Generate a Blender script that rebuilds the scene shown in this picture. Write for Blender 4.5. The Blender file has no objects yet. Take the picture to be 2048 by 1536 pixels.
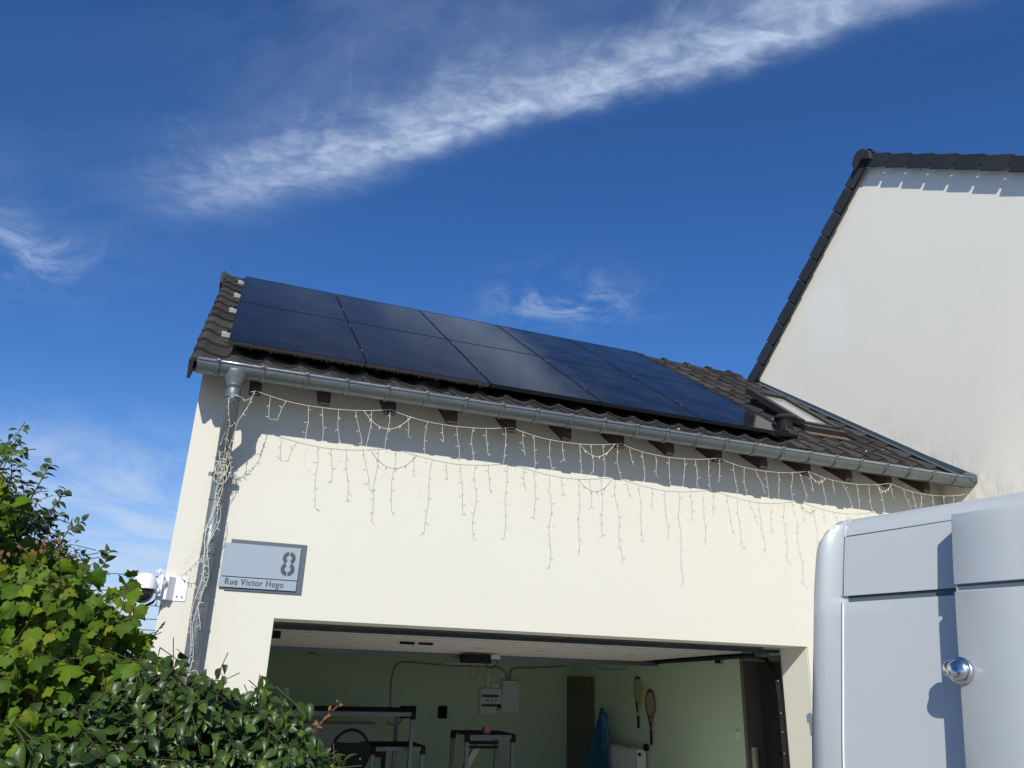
import bpy, bmesh, math, random
from mathutils import Vector, Matrix
R = random.Random(7)
sc = bpy.context.scene
PI = math.pi
V = Vector

# ------------------------------------------------------------------ camera
YAW, PITCH, ROLL = math.radians(69.27684), math.radians(20.68126), math.radians(1.923)
d = V((math.cos(PITCH)*math.cos(YAW), math.cos(PITCH)*math.sin(YAW), math.sin(PITCH)))
r = V((math.sin(YAW), -math.cos(YAW), 0)); u = r.cross(d)
rr = r*math.cos(ROLL)+u*math.sin(ROLL); uu = -r*math.sin(ROLL)+u*math.cos(ROLL)
cam = bpy.data.cameras.new('camera'); camo = bpy.data.objects.new('camera', cam)
sc.collection.objects.link(camo); sc.camera = camo
cam.sensor_width = 36; cam.lens = 1537.304/2048*36
cam.clip_start = .05; cam.clip_end = 3000
camo.matrix_world = Matrix(((rr.x, uu.x, -d.x, .264), (rr.y, uu.y, -d.y, -5.938), (rr.z, uu.z, -d.z, 1.7), (0, 0, 0, 1)))

# ------------------------------------------------------------------ sun, sky, exposure
LDIR = V((.45, 1, -.70)).normalized()
SUN_EL = math.asin(-LDIR.z); SUN_ROT = math.atan2(-LDIR.x, -LDIR.y)
sun = bpy.data.lights.new('sun', 'SUN'); sun.energy = 4.8; sun.angle = math.radians(.53); sun.color = (1, .95, .86)
suno = bpy.data.objects.new('sun', sun); sc.collection.objects.link(suno)
suno.rotation_euler = LDIR.to_track_quat('-Z', 'Y').to_euler(); suno.location = (-5, -12, 12)
sc.view_settings.view_transform = 'Standard'; sc.view_settings.look = 'None'
sc.view_settings.exposure = 0.0; sc.view_settings.gamma = 1; sc.view_settings.use_curve_mapping = False
sc.cycles.max_bounces = 10; sc.cycles.diffuse_bounces = 8
sc.cycles.transparent_max_bounces = 12

class NT:
    """small node-graph writer"""
    def __init__(s, tree): s.t = tree; s.n = tree.nodes; s.l = tree.links
    def node(s, kind, **kw):
        n = s.n.new(kind)
        for k, v in kw.items(): setattr(n, k, v)
        return n
    def put(s, sock, v):
        if hasattr(v, 'is_output') or isinstance(v, bpy.types.NodeSocket): s.l.new(v, sock)
        else: sock.default_value = v
    def m(s, op, a, b=0.0, c=0.0, clamp=False):
        n = s.node('ShaderNodeMath', operation=op, use_clamp=clamp)
        for i, v in enumerate((a, b, c)): s.put(n.inputs[i], v)
        return n.outputs[0]
    def ss(s, x, a, b, lo=0.0, hi=1.0):
        n = s.node('ShaderNodeMapRange', interpolation_type='SMOOTHSTEP')
        for k, v in zip(('Value', 'From Min', 'From Max', 'To Min', 'To Max'), (x, a, b, lo, hi)): s.put(n.inputs[k], v)
        return n.outputs[0]
    def comb(s, x, y, z=0.0):
        n = s.node('ShaderNodeCombineXYZ')
        for i, v in enumerate((x, y, z)): s.put(n.inputs[i], v)
        return n.outputs[0]
    def noise(s, vec, scale, detail=4, rough=.55, dist=0.0):
        n = s.node('ShaderNodeTexNoise')
        if vec is not None: s.l.new(vec, n.inputs['Vector'])
        n.inputs['Scale'].default_value = scale; n.inputs['Detail'].default_value = detail
        n.inputs['Roughness'].default_value = rough; n.inputs['Distortion'].default_value = dist
        return n.outputs['Fac']
    def mix(s, f, a, b, blend='MIX'):
        n = s.node('ShaderNodeMix', data_type='RGBA', blend_type=blend)
        s.put(n.inputs[0], f)
        for i, v in ((6, a), (7, b)):
            s.put(n.inputs[i], v if hasattr(v, 'is_output') or isinstance(v, bpy.types.NodeSocket) else tuple(v)+(1,)*(4-len(v)))
        return n.outputs[2]

world = bpy.data.worlds.new('World'); sc.world = world; world.use_nodes = True
W = NT(world.node_tree); bg = W.n['Background']
sky = W.node('ShaderNodeTexSky', sky_type='NISHITA'); sky.sun_disc = False
sky.sun_elevation = SUN_EL; sky.sun_rotation = SUN_ROT % (2*PI)
sky.air_density = 1.0; sky.dust_density = .35; sky.ozone_density = 3.0; sky.altitude = 150
tc = W.node('ShaderNodeTexCoord'); sp = W.node('ShaderNodeSeparateXYZ'); W.l.new(tc.outputs['Generated'], sp.inputs[0])
x, y, z = sp.outputs
zc = W.m('MAXIMUM', z, .03)
px = W.m('DIVIDE', x, zc); py = W.m('DIVIDE', y, zc)      # position on a high flat cloud layer
cu = W.m('MULTIPLY', W.m('SUBTRACT', px, py), .70711)     # along the long streak
cv = W.m('MULTIPLY', W.m('ADD', px, py), .70711)          # across it
warp = W.noise(W.comb(cu, cv), 2.6, 5, .62)
warp2 = W.noise(W.comb(cu, W.m('ADD', cv, 7.3)), 9.0, 4, .6)
wv = W.m('ADD', W.m('MULTIPLY', W.m('SUBTRACT', warp, .5), .15), W.m('MULTIPLY', W.m('SUBTRACT', warp2, .5), .05))
v2 = W.m('SUBTRACT', W.m('ADD', cv, wv), W.ss(cu, -.35, .25, 1.082, 1.062))          # below the streak > 0, above < 0
wis = W.noise(W.comb(W.m('MULTIPLY', W.m('ADD', cu, W.m('MULTIPLY', cv, .75)), 8.5), W.m('MULTIPLY', W.m('SUBTRACT', cv, W.m('MULTIPLY', cu, .2)), 3.2)), 1.0, 6, .60, 1.1)
fine = W.noise(W.comb(W.m('MULTIPLY', W.m('SUBTRACT', cu, W.m('MULTIPLY', cv, .5)), 3.2), W.m('MULTIPLY', cv, 4.2)), 4.2, 7, .62, .45)
sd_ = W.ss(cu, -1.3, -.35, .095, .042)
su_ = W.ss(cu, -1.3, -.1, .125, .100)
sig = W.m('ADD', W.m('MULTIPLY', W.m('GREATER_THAN', v2, 0.0), W.m('SUBTRACT', W.m('MULTIPLY', sd_, .8), su_)), su_)
q_ = W.m('DIVIDE', v2, sig)
core = W.m('MULTIPLY', W.m('EXPONENT', W.m('MULTIPLY', -1.0, W.m('MULTIPLY', q_, q_))), W.m('ADD', .40, W.m('MULTIPLY', .55, W.ss(fine, .28, .72))))
core = W.m('MULTIPLY', core, W.ss(cu, -1.4, -.6, .48, .72))
plume = W.m('MULTIPLY', W.ss(v2, W.m('SUBTRACT', -.06, W.m('MULTIPLY', W.ss(wis, .30, .80), .34)), .02), W.ss(v2, .05, -.02))
plume = W.m('MULTIPLY', plume, W.m('ADD', .04, W.m('MULTIPLY', W.ss(fine, .32, .78), .22)))
ends = W.m('MULTIPLY', W.ss(cu, -1.55, -1.05), W.ss(cu, .34, .08))
band = W.m('MULTIPLY', W.m('ADD', core, plume), ends)
def blob(u0, v0, su, sv, amp, nz):
    a = W.m('DIVIDE', W.m('SUBTRACT', cu, u0), su); b = W.m('DIVIDE', W.m('SUBTRACT', cv, v0), sv)
    g = W.m('EXPONENT', W.m('MULTIPLY', -1.0, W.m('ADD', W.m('MULTIPLY', a, a), W.m('MULTIPLY', b, b))))
    return W.m('MULTIPLY', W.m('MULTIPLY', g, amp), nz)
w2 = W.ss(W.noise(W.comb(W.m('MULTIPLY', px, 2.6), W.m('MULTIPLY', py, 2.0)), 1.6, 7, .66, .8), .43, .72)
soft = W.ss(W.noise(W.comb(W.m('MULTIPLY', cu, 1.0), W.m('MULTIPLY', cv, 2.0)), 1.5, 5, .6, .5), .3, .75)
c2 = blob(-.70, 1.87, .19, .16, .55, w2)
c3 = blob(-1.90, 1.08, .16, .16, .60, w2)
c4 = blob(-.45, .82, .60, .20, .20, soft)
c6 = blob(-2.0, .95, .6, .35, .16, soft)
c5 = blob(.25, .86, .35, .18, .28, soft)
lowband = W.m('MULTIPLY', W.ss(py, 3.2, 4.6), W.ss(W.noise(W.comb(W.m('MULTIPLY', px, 1.3), W.m('MULTIPLY', py, .55)), 1.1, 6, .6, .6), .36, .68))
lowband = W.m('ADD', W.m('MULTIPLY', lowband, .46), W.ss(py, 2.6, 8.0, 0.0, .40))
cum = W.m('MULTIPLY', W.ss(z, .13, .07), W.ss(W.noise(W.comb(W.m('MULTIPLY', x, 9), W.m('MULTIPLY', y, 9), W.m('MULTIPLY', z, 22)), 1.0, 6, .6), .46, .60))
tot = band
for c in (c2, c3, c4, c5, c6, lowband): tot = W.m('ADD', tot, c)
tot = W.m('MINIMUM', tot, .93)
tot = W.m('MAXIMUM', tot, W.m('MULTIPLY', cum, .85))
hs = W.node('ShaderNodeHueSaturation'); hs.inputs['Saturation'].default_value = 1.18; hs.inputs['Value'].default_value = 1.0
W.l.new(sky.outputs[0], hs.inputs['Color'])
skyc = W.mix(1.0, hs.outputs[0], (.59, .80, 1.09), 'MULTIPLY')
cloud = W.mix(tot, skyc, (4.9, 5.9, 7.6))
W.l.new(cloud, bg.inputs['Color']); bg.inputs['Strength'].default_value = .115

# ------------------------------------------------------------------ materials
def lin(c): return tuple(((v/255+.055)/1.055)**2.4 if v > 10 else v/255/12.92 for v in c)
def mat(name, col, rough=.6, metal=0.0, var=.12, vscale=6.0, bump=0.0, bscale=60, spec=.5, col2=None, mask=(.45, .7), mscale=3.0, coat=0.0, detail=4, obj=False, stretch=None):
    m = bpy.data.materials.new(name); m.use_nodes = True
    N = NT(m.node_tree); b = N.n['Principled BSDF']
    tcn = N.node('ShaderNodeTexCoord'); vec = tcn.outputs['Object']
    if stretch:
        mp = N.node('ShaderNodeMapping'); mp.inputs['Scale'].default_value = stretch; N.l.new(vec, mp.inputs[0]); vec = mp.outputs[0]
    c = N.mix(N.noise(vec, vscale, detail), tuple(v*(1-var) for v in col), tuple(min(1, v*(1+var)) for v in col))
    if col2: c = N.mix(N.ss(N.noise(vec, mscale, 6, .62), mask[0], mask[1]), c, col2)
    if obj:
        oi = N.node('ShaderNodeObjectInfo')
        c = N.mix(1.0, c, N.mix(oi.outputs['Random'], (1-obj,)*3, (1+obj,)*3), 'MULTIPLY')
    N.l.new(c, b.inputs['Base Color'])
    b.inputs['Metallic'].default_value = metal
    rn = N.ss(N.noise(vec, vscale*2.3, 3), .2, .8, max(0, rough-.08), min(1, rough+.08)); N.l.new(rn, b.inputs['Roughness'])
    b.inputs['Specular IOR Level'].default_value = spec
    b.inputs['Coat Weight'].default_value = coat
    if bump:
        bn = N.node('ShaderNodeBump'); bn.inputs['Strength'].default_value = bump; bn.inputs['Distance'].default_value = .01
        N.l.new(N.noise(vec, bscale, 5, .6), bn.inputs['Height']); N.l.new(bn.outputs[0], b.inputs['Normal'])
    return m

def render_mat(name, col, warm, stain=None):
    """rough plaster: trowel marks, faint patches, optional stain mask built from position"""
    m = bpy.data.materials.new(name); m.use_nodes = True
    N = NT(m.node_tree); b = N.n['Principled BSDF']
    g = N.node('ShaderNodeNewGeometry').outputs['Position']
    c = N.mix(N.noise(g, .7, 5, .6), tuple(v*.95 for v in col), tuple(v*1.03 for v in col))
    c = N.mix(N.ss(N.noise(g, 2.6, 6, .65), .55, .8), c, warm)
    mp = N.node('ShaderNodeMapping'); mp.inputs['Scale'].default_value = (7, 7, .7); N.l.new(g, mp.inputs[0])
    c = N.mix(N.m('MULTIPLY', N.ss(N.noise(mp.outputs[0], 1.0, 6, .65), .55, .78), .16), c, tuple(v*.86 for v in col))
    c = N.mix(N.m('MULTIPLY', N.ss(N.noise(g, 160, 2, .5), .3, .7), .10), c, tuple(v*.88 for v in col))
    spl = N.ss(N.noise(g, 9, 4, .5), .74, .80)
    c = N.mix(N.m('MULTIPLY', spl, .25), c, tuple(v*.72 for v in col))
    if stain:
        s_ = N.node('ShaderNodeSeparateXYZ'); N.l.new(g, s_.inputs[0])
        c = stain(N, g, s_.outputs, c)
    N.l.new(c, b.inputs['Base Color']); b.inputs['Roughness'].default_value = .9; b.inputs['Specular IOR Level'].default_value = .2
    bn = N.node('ShaderNodeBump'); bn.inputs['Strength'].default_value = .22; bn.inputs['Distance'].default_value = .005
    h = N.m('ADD', N.noise(g, 70, 5, .65), N.m('MULTIPLY', N.noise(g, 14, 5, .6, 1.2), .8))
    N.l.new(h, bn.inputs['Height']); N.l.new(bn.outputs[0], b.inputs['Normal'])
    return m

def house_stain(N, g, s_, c):
    # mould along the foot of the wall where the lean-to roof meets it, strongest near the gutter
    line = N.m('SUBTRACT', s_[2], N.m('ADD', N.m('MULTIPLY', s_[1], .70), 4.02))
    near = N.m('MULTIPLY', N.ss(line, .34, .0), N.ss(s_[1], 1.3, -.25))
    mq = N.node('ShaderNodeMapping'); mq.inputs['Scale'].default_value = (1, 16, 5); N.l.new(g, mq.inputs[0])
    n = N.ss(N.noise(mq.outputs[0], 1.0, 7, .72), .42, .70)
    c = N.mix(N.m('MULTIPLY', N.m('MULTIPLY', near, n), .36), c, (.16, .14, .13))
    n2 = N.ss(N.noise(g, 5, 5, .6), .4, .7)
    near2 = N.m('MULTIPLY', N.ss(line, .75, .05), N.ss(s_[1], 1.6, -.2))
    c = N.mix(N.m('MULTIPLY', N.m('MULTIPLY', near2, n2), .20), c, (.62, .52, .44))
    # repaired patch, slightly lighter, upper left of the gable
    p = N.m('MULTIPLY', N.m('MULTIPLY', N.ss(s_[1], .97, 1.0), N.ss(s_[1], 1.66, 1.60)), N.m('MULTIPLY', N.ss(s_[2], 5.78, 5.86), N.ss(s_[2], 6.9, 6.7)))
    return N.mix(N.m('MULTIPLY', p, .28), c, (.90, .90, .84))

M = {}
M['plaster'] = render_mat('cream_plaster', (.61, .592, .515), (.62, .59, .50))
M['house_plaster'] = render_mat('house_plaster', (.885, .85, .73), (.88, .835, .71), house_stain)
M['reveal'] = render_mat('reveal_plaster', (.80, .78, .66), (.80, .77, .64))
M['tile'] = mat('roof_tile', (.038, .0345, .033), .85, var=.3, vscale=9, bump=.6, bscale=90, spec=.25, col2=(.105, .092, .068), mask=(.58, .74), mscale=14, obj=.32)
M['house_tile'] = mat('verge_tile', (.030, .032, .038), .6, var=.25, vscale=8, bump=.4, bscale=80, spec=.35, obj=.2)
M['rail'] = mat('rail_end', (.62, .63, .64), .45, metal=.25, var=.1)
M['zinc'] = mat('zinc', (.165, .185, .19), .40, metal=.70, var=.14, vscale=5, bump=.08, bscale=25, col2=(.20, .22, .22), mask=(.5, .72), mscale=7)
M['bead'] = mat('zinc_highlight', (.42, .45, .46), .30, metal=.85, var=.12, vscale=9)  # lighter copy of the zinc, the rim's highlight put into its colour
M['sash'] = mat('sash_cover', (.022, .018, .017), .5, var=.2)
M['pipe'] = mat('pipe_zinc', (.14, .165, .178), .48, metal=.45, var=.14, vscale=5, col2=(.24, .26, .27), mask=(.55, .7), mscale=9)
M['flash'] = mat('flashing', (.085, .115, .14), .55, metal=.35, var=.15, vscale=4)
M['rafter'] = mat('rafter_wood', (.040, .021, .018), .7, var=.25, vscale=12, bump=.3, bscale=50, stretch=(6, 1, 6))
M['soffit'] = mat('soffit_board', (.20, .175, .155), .8, var=.08, vscale=3)
def panel_mat():
    m = bpy.data.materials.new('solar_glass'); m.use_nodes = True
    N = NT(m.node_tree); b = N.n['Principled BSDF']
    tcn = N.node('ShaderNodeTexCoord'); o = tcn.outputs['Object']; s_ = N.node('ShaderNodeSeparateXYZ'); N.l.new(o, s_.inputs[0])
    ln = N.m('LESS_THAN', N.m('ABSOLUTE', N.m('SUBTRACT', N.m('FRACT', N.m('MULTIPLY', s_.outputs[0], 5.9)), .5)), .012)
    c = N.mix(ln, (.006, .0065, .009), (.010, .011, .014))
    oi = N.node('ShaderNodeObjectInfo')
    dust_sheen = N.ss(N.noise(o, 2.2, 6, .6), .35, .8)
    c = N.mix(N.m('MULTIPLY', dust_sheen, N.m('ADD', .12, N.m('MULTIPLY', oi.outputs['Random'], .5))), c, (.040, .038, .040))  # dusty grey varied per panel, standing in for reflected cloud sheen
    N.l.new(c, b.inputs['Base Color'])
    N.l.new(N.ss(N.noise(o, 2.2, 5, .6), .3, .75, .05, .11), b.inputs['Roughness'])
    b.inputs['IOR'].default_value = 1.17
    oi = N.node('ShaderNodeObjectInfo')
    bn = N.node('ShaderNodeBump'); bn.inputs['Strength'].default_value = .06; bn.inputs['Distance'].default_value = .01
    N.l.new(N.noise(o, 1.2, 2, .4), bn.inputs['Height']); N.l.new(bn.outputs[0], b.inputs['Normal'])
    return m
M['solar'] = panel_mat()
M['black_metal'] = mat('black_anodised', (.012, .016, .020), .4, metal=.3, var=.1)
M['alu'] = mat('bare_aluminium', (.55, .56, .57), .35, metal=.9, var=.08)
M['brush'] = mat('bristle', (.034, .030, .025), .9, var=.35, vscale=40)
M['sign_front'] = mat('sign_plate_front', (.27, .325, .375), .55, metal=.1, var=.03)
M['sign_back'] = mat('sign_plate_back', (.095, .115, .13), .5, metal=.2, var=.04)
M['sign_ink'] = mat('sign_lettering', (.048, .060, .068), .6, var=.03)
M['white_plastic'] = mat('white_plastic', (.80, .81, .82), .35, var=.02, spec=.5)
M['black_gloss'] = mat('black_dome', (.012, .012, .014), .12, var=.1)
M['black_plastic'] = mat('black_plastic', (.010, .010, .011), .7, var=.15, spec=.18)
M['cable_white'] = mat('clear_light_cable', (.74, .70, .58), .35, var=.15, vscale=30)
M['cable_grey'] = mat('grey_cable', (.30, .30, .29), .6)
M['van'] = mat('van_paint', (.445, .475, .478), .34, var=.05, vscale=1.1, bump=.10, bscale=2.2, col2=(.45, .47, .485), mask=(.5, .75), mscale=2.0, coat=.35)
M['van_dark'] = mat('van_recess', (.09, .115, .135), .5, var=.1)
M['seal'] = mat('van_seal', (.66, .66, .62), .6, var=.12, vscale=20)
M['chrome'] = mat('chrome', (.66, .66, .66), .20, metal=1.0, var=.03)
M['rubber'] = mat('rubber', (.02, .02, .022), .8)
M['glass_dark'] = mat('dark_glass', (.02, .025, .03), .06)
M['green'] = render_mat('green_garage_wall', (.62, .75, .55), (.65, .73, .52))
M['ceiling'] = mat('garage_ceiling', (.45, .45, .42), .9, var=.05)
M['concrete'] = mat('concrete_floor', (.60, .59, .55), .9, var=.15, vscale=3, bump=.2)
M['door_panel'] = mat('garage_door_white', (.56, .54, .50), .55, var=.05, vscale=2, col2=(.45, .43, .39), mask=(.6, .8), mscale=3)
M['grey_steel'] = mat('galvanised_steel', (.13, .15, .165), .45, metal=.6, var=.15)
M['navy_steel'] = mat('dark_rail', (.022, .032, .045), .5, metal=.3)
M['beige_door'] = mat('interior_door', (.165, .145, .12), .6, var=.05)
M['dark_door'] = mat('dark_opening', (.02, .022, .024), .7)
M['wood'] = mat('pale_wood', (.42, .36, .27), .7, var=.1, stretch=(1, 1, 8))
M['pink'] = mat('pink_sponge', (.50, .18, .20), .8)
M['blue_sheet'] = mat('blue_plastic', (.012, .10, .22), .32, var=.4, vscale=5, col2=(.05, .18, .30), mask=(.55, .65), mscale=9)
M['yellow'] = mat('racket_yellow', (.55, .42, .03), .35)
M['red'] = mat('racket_red', (.42, .03, .04), .35)
M['string'] = mat('racket_strings', (.30, .33, .30), .6)
M['radiator'] = mat('radiator_enamel', (.70, .69, .66), .4, var=.03)
M['terracotta'] = mat('lead_apron_terracotta', (.15, .085, .068), .7, var=.2)
M['lit_wood'] = mat('lit_frame_wood', (.50, .42, .33), .6)  # paler copy of the frame wood, sunlight put into its colour
M['stem'] = mat('twig', (.06, .055, .02), .8, var=.3)
M['paving'] = mat('driveway_paving', (.27, .255, .235), .9, var=.15, vscale=1.2, bump=.3)
M['bark'] = mat('bark', (.10, .07, .05), .9, var=.3)

def leaf_mat(name, cols, rough, trans, spec=.5):
    m = bpy.data.materials.new(name); m.use_nodes = True
    N = NT(m.node_tree); b = N.n['Principled BSDF']; out = N.n['Material Output']
    at = N.node('ShaderNodeAttribute', attribute_name='leafvar'); oi = N.node('ShaderNodeObjectInfo')
    f = N.m('FRACT', N.m('ADD', at.outputs['Fac'], oi.outputs['Random']))
    cr = N.node('ShaderNodeValToRGB'); N.l.new(f, cr.inputs[0])
    e = cr.color_ramp.elements; e[0].position = 0; e[0].color = cols[0]+(1,)
    e[1].position = 1; e[1].color = cols[-1]+(1,)
    for i, c in enumerate(cols[1:-1]):
        k = e.new((i+1)/(len(cols)-1)); k.color = c+(1,)
    tcn = N.node('ShaderNodeTexCoord')
    nz = N.noise(tcn.outputs['Object'], 45, 4, .6)
    c = N.mix(1.0, cr.outputs[0], N.mix(nz, (.75,)*3, (1.25,)*3), 'MULTIPLY')
    N.l.new(c, b.inputs['Base Color']); b.inputs['Roughness'].default_value = rough; b.inputs['Specular IOR Level'].default_value = spec
    tr = N.node('ShaderNodeBsdfTranslucent')
    N.l.new(N.mix(1.0, c, (1.7, 1.6, .5), 'MULTIPLY'), tr.inputs[0])
    mx = N.node('ShaderNodeMixShader'); mx.inputs[0].default_value = trans
    N.l.new(b.outputs[0], mx.inputs[1]); N.l.new(tr.outputs[0], mx.inputs[2]); N.l.new(mx.outputs[0], out.inputs['Surface'])
    return m
M['maple'] = leaf_mat('lobed_leaf', [(.062, .125, .006), (.090, .165, .007), (.036, .085, .006), (.14, .21, .008), (.028, .068, .007), (.10, .17, .007), (.17, .19, .012), (.048, .105, .007)], .6, .24, .22)
M['glossy'] = leaf_mat('glossy_leaf', [(.026, .058, .012), (.038, .078, .014), (.020, .045, .011), (.055, .10, .016), (.03, .06, .013), (.075, .125, .016), (.022, .05, .013)], .38, .22, .38)
M['small'] = leaf_mat('small_dark_leaf', [(.03, .06, .015), (.045, .085, .02), (.025, .05, .015), (.06, .10, .02)], .5, .18)
M['brown'] = leaf_mat('dry_seed', [(.17, .07, .03), (.12, .06, .025), (.22, .12, .05)], .8, .2)
M['needle'] = leaf_mat('conifer_spray', [(.02, .045, .02), (.03, .06, .025)], .7, .1)
M['dead_leaf'] = mat('pale_dead_leaf', (.55, .50, .32), .8)

# ------------------------------------------------------------------ mesh helpers
C = sc.collection
class MB:
    def __init__(s): s.v = []; s.f = []; s.var = []; s.sm = []
    def add(s, vs, fs, smooth=False, var=0.0):
        o = len(s.v); s.v += [tuple(p) for p in vs]
        for f in fs: s.f.append(tuple(i+o for i in f)); s.sm.append(smooth); s.var.append(var)
        return s
    def box(s, lo, hi, T=None):
        x0, y0, z0 = lo; x1, y1, z1 = hi
        p = [V(q) for q in ((x0,y0,z0),(x1,y0,z0),(x1,y1,z0),(x0,y1,z0),(x0,y0,z1),(x1,y0,z1),(x1,y1,z1),(x0,y1,z1))]
        if T is not None: p = [T @ q for q in p]
        return s.add(p, [(0,3,2,1),(4,5,6,7),(0,1,5,4),(1,2,6,5),(2,3,7,6),(3,0,4,7)])
    def hexa(s, p): return s.add(p, [(0,3,2,1),(4,5,6,7),(0,1,5,4),(1,2,6,5),(2,3,7,6),(3,0,4,7)])
    def prism(s, poly, a, b, T=None):
        """polygon in (x,z) extruded along y from a to b"""
        n = len(poly); p = [V((q[0], a, q[1])) for q in poly]+[V((q[0], b, q[1])) for q in poly]
        if T is not None: p = [T @ q for q in p]
        return s.add(p, [tuple(range(n)), tuple(range(2*n-1, n-1, -1))]+[(i, n+i, n+(i+1) % n, (i+1) % n) for i in range(n)])
    def tube(s, pts, rad, k=6, smooth=True, caps=True):
        pts = [V(p) for p in pts]; n = len(pts); rs = rad if isinstance(rad, (list, tuple)) else [rad]*n
        vs = []; prev = None
        for i, p in enumerate(pts):
            t = (pts[min(i+1, n-1)]-pts[max(i-1, 0)])
            t = t.normalized() if t.length > 1e-9 else V((0, 0, 1))
            a = prev if prev is not None else (V((0, 0, 1)) if abs(t.z) < .9 else V((1, 0, 0)))
            a = (a-t*a.dot(t)); a = a.normalized() if a.length > 1e-6 else t.orthogonal().normalized()
            prev = a; b = t.cross(a)
            for j in range(k): vs.append(p+(a*math.cos(2*PI*j/k)+b*math.sin(2*PI*j/k))*rs[i])
        fs = [(i*k+j, i*k+(j+1) % k, (i+1)*k+(j+1) % k, (i+1)*k+j) for i in range(n-1) for j in range(k)]
        s.add(vs, fs, smooth)
        if caps: s.f.append(tuple(len(s.v)-len(vs)+j for j in range(k))[::-1]); s.f.append(tuple(len(s.v)-k+j for j in range(k))); s.sm += [False]*2; s.var += [0.0]*2
        return s
    def lathe(s, prof, k=24, T=None, smooth=True):
        vs = [V((q[0]*math.cos(2*PI*j/k), q[0]*math.sin(2*PI*j/k), q[1])) for q in prof for j in range(k)]
        if T is not None: vs = [T @ q for q in vs]
        n = len(prof)
        fs = [(i*k+j, i*k+(j+1) % k, (i+1)*k+(j+1) % k, (i+1)*k+j) for i in range(n-1) for j in range(k)]
        fs += [tuple(range(k))[::-1], tuple((n-1)*k+j for j in range(k))]
        return s.add(vs, fs, smooth)
    def mesh(s, name):
        me = bpy.data.meshes.new(name); me.from_pydata(s.v, [], s.f)
        me.polygons.foreach_set('use_smooth', s.sm)
        if any(s.var):
            at = me.attributes.new('leafvar', 'FLOAT', 'FACE'); at.data.foreach_set('value', s.var)
        me.update(); return me
    def build(s, name, m, parent=None, bevel=0.0):
        me = s.mesh(name); me.materials.append(m)
        o = bpy.data.objects.new(name, me); C.objects.link(o)
        if parent is not None: attach(o, parent)
        if bevel:
            b = o.modifiers.new('bevel', 'BEVEL'); b.width = bevel; b.segments = 2; b.limit_method = 'ANGLE'
        return o
WM = {}
def attach(o, parent):
    """parent without moving: children are modelled in world space"""
    o.parent = parent
    pm = WM.get(parent.name, Matrix())
    o.matrix_parent_inverse = pm.inverted()
def tag(o, label=None, cat=None, group=None, kind=None):
    if label: o['label'] = label
    if cat: o['category'] = cat
    if group: o['group'] = group
    if kind: o['kind'] = kind
    return o
def empty(name, loc, label, cat, group=None):
    o = bpy.data.objects.new(name, None); C.objects.link(o); o.location = loc; o.empty_display_size = .2
    WM[o.name] = Matrix.Translation(loc)
    return tag(o, label, cat, group)
def inst(name, me, T, parent=None):
    o = bpy.data.objects.new(name, me); C.objects.link(o); o.matrix_world = T
    if parent is not None:
        o.parent = parent; o.matrix_parent_inverse = WM.get(parent.name, Matrix()).inverted(); o.matrix_basis = T
    return o
def recalc(o):
    bm = bmesh.new(); bm.from_mesh(o.data); bmesh.ops.recalc_face_normals(bm, faces=bm.faces); bm.to_mesh(o.data); bm.free(); return o

# ------------------------------------------------------------------ ground
g = MB()
g.add([(-400, -400, 0), (400, -400, 0), (400, 400, 0), (-400, 400, 0)], [(0, 1, 2, 3)])
tag(g.build('ground', M['paving']), kind='structure')

# ------------------------------------------------------------------ garage: walls
TH = math.radians(34.30769); CT, ST = math.cos(TH), math.sin(TH); TT = math.tan(TH)
def zroof(y): return 3.959+TT*y            # mean top surface of the tiles
YE = -.38                                    # lower edge of the tiles
def RP(x, s, h=0.0): return V((x, YE+s*CT-h*ST, zroof(YE)+s*ST+h*CT))
RM = Matrix(((1, 0, 0, 0), (0, CT, -ST, YE), (0, ST, CT, zroof(YE)), (0, 0, 0, 1)))   # roof frame -> world
YR = 3.2; XW = 7.498; XL, XR_, ZL = .759, 5.488, 2.021; WT = .37
garage = empty('garage', (0, 0, 0), 'cream rendered garage with open door, brown tiled roof and zinc gutter', 'garage')
w = MB()
zt = 3.83
def wallbox(a, b): w.box(a, b)
w.box((0, 0, 0), (XL, WT, zt)); w.box((XR_, 0, 0), (XW-.003, WT, zt)); w.box((XL, 0, ZL), (XR_, WT, zt))
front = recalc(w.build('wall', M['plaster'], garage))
w = MB()
w.prism([(WT, 0), (6.95, 0), (6.95, 3.8), (6.4, zroof(0)-.08), (YR, zroof(YR)-.16), (WT, zroof(WT)-.13)], 0, .2,
        Matrix(((0, 1, 0, 0), (1, 0, 0, 0), (0, 0, 1, 0), (0, 0, 0, 1))))
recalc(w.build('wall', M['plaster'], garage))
# reveals: thin plaster skins inside the door opening, base colour raised above the front's to read as sunlit
w = MB()
w.box((XR_-.004, .012, 0), (XR_-.0005, WT, ZL-.004)); w.build('door_reveal', M['reveal'], garage)
w = MB(); w.box((XL+.0005, .012, 0), (XL+.004, WT, ZL-.004))
w.build('door_reveal', M['reveal'], garage)
w = MB(); w.box((XL+.004, .012, ZL-.004), (XR_-.004, WT, ZL-.0005)); w.build('lintel_soffit', M['reveal'], garage)
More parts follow.
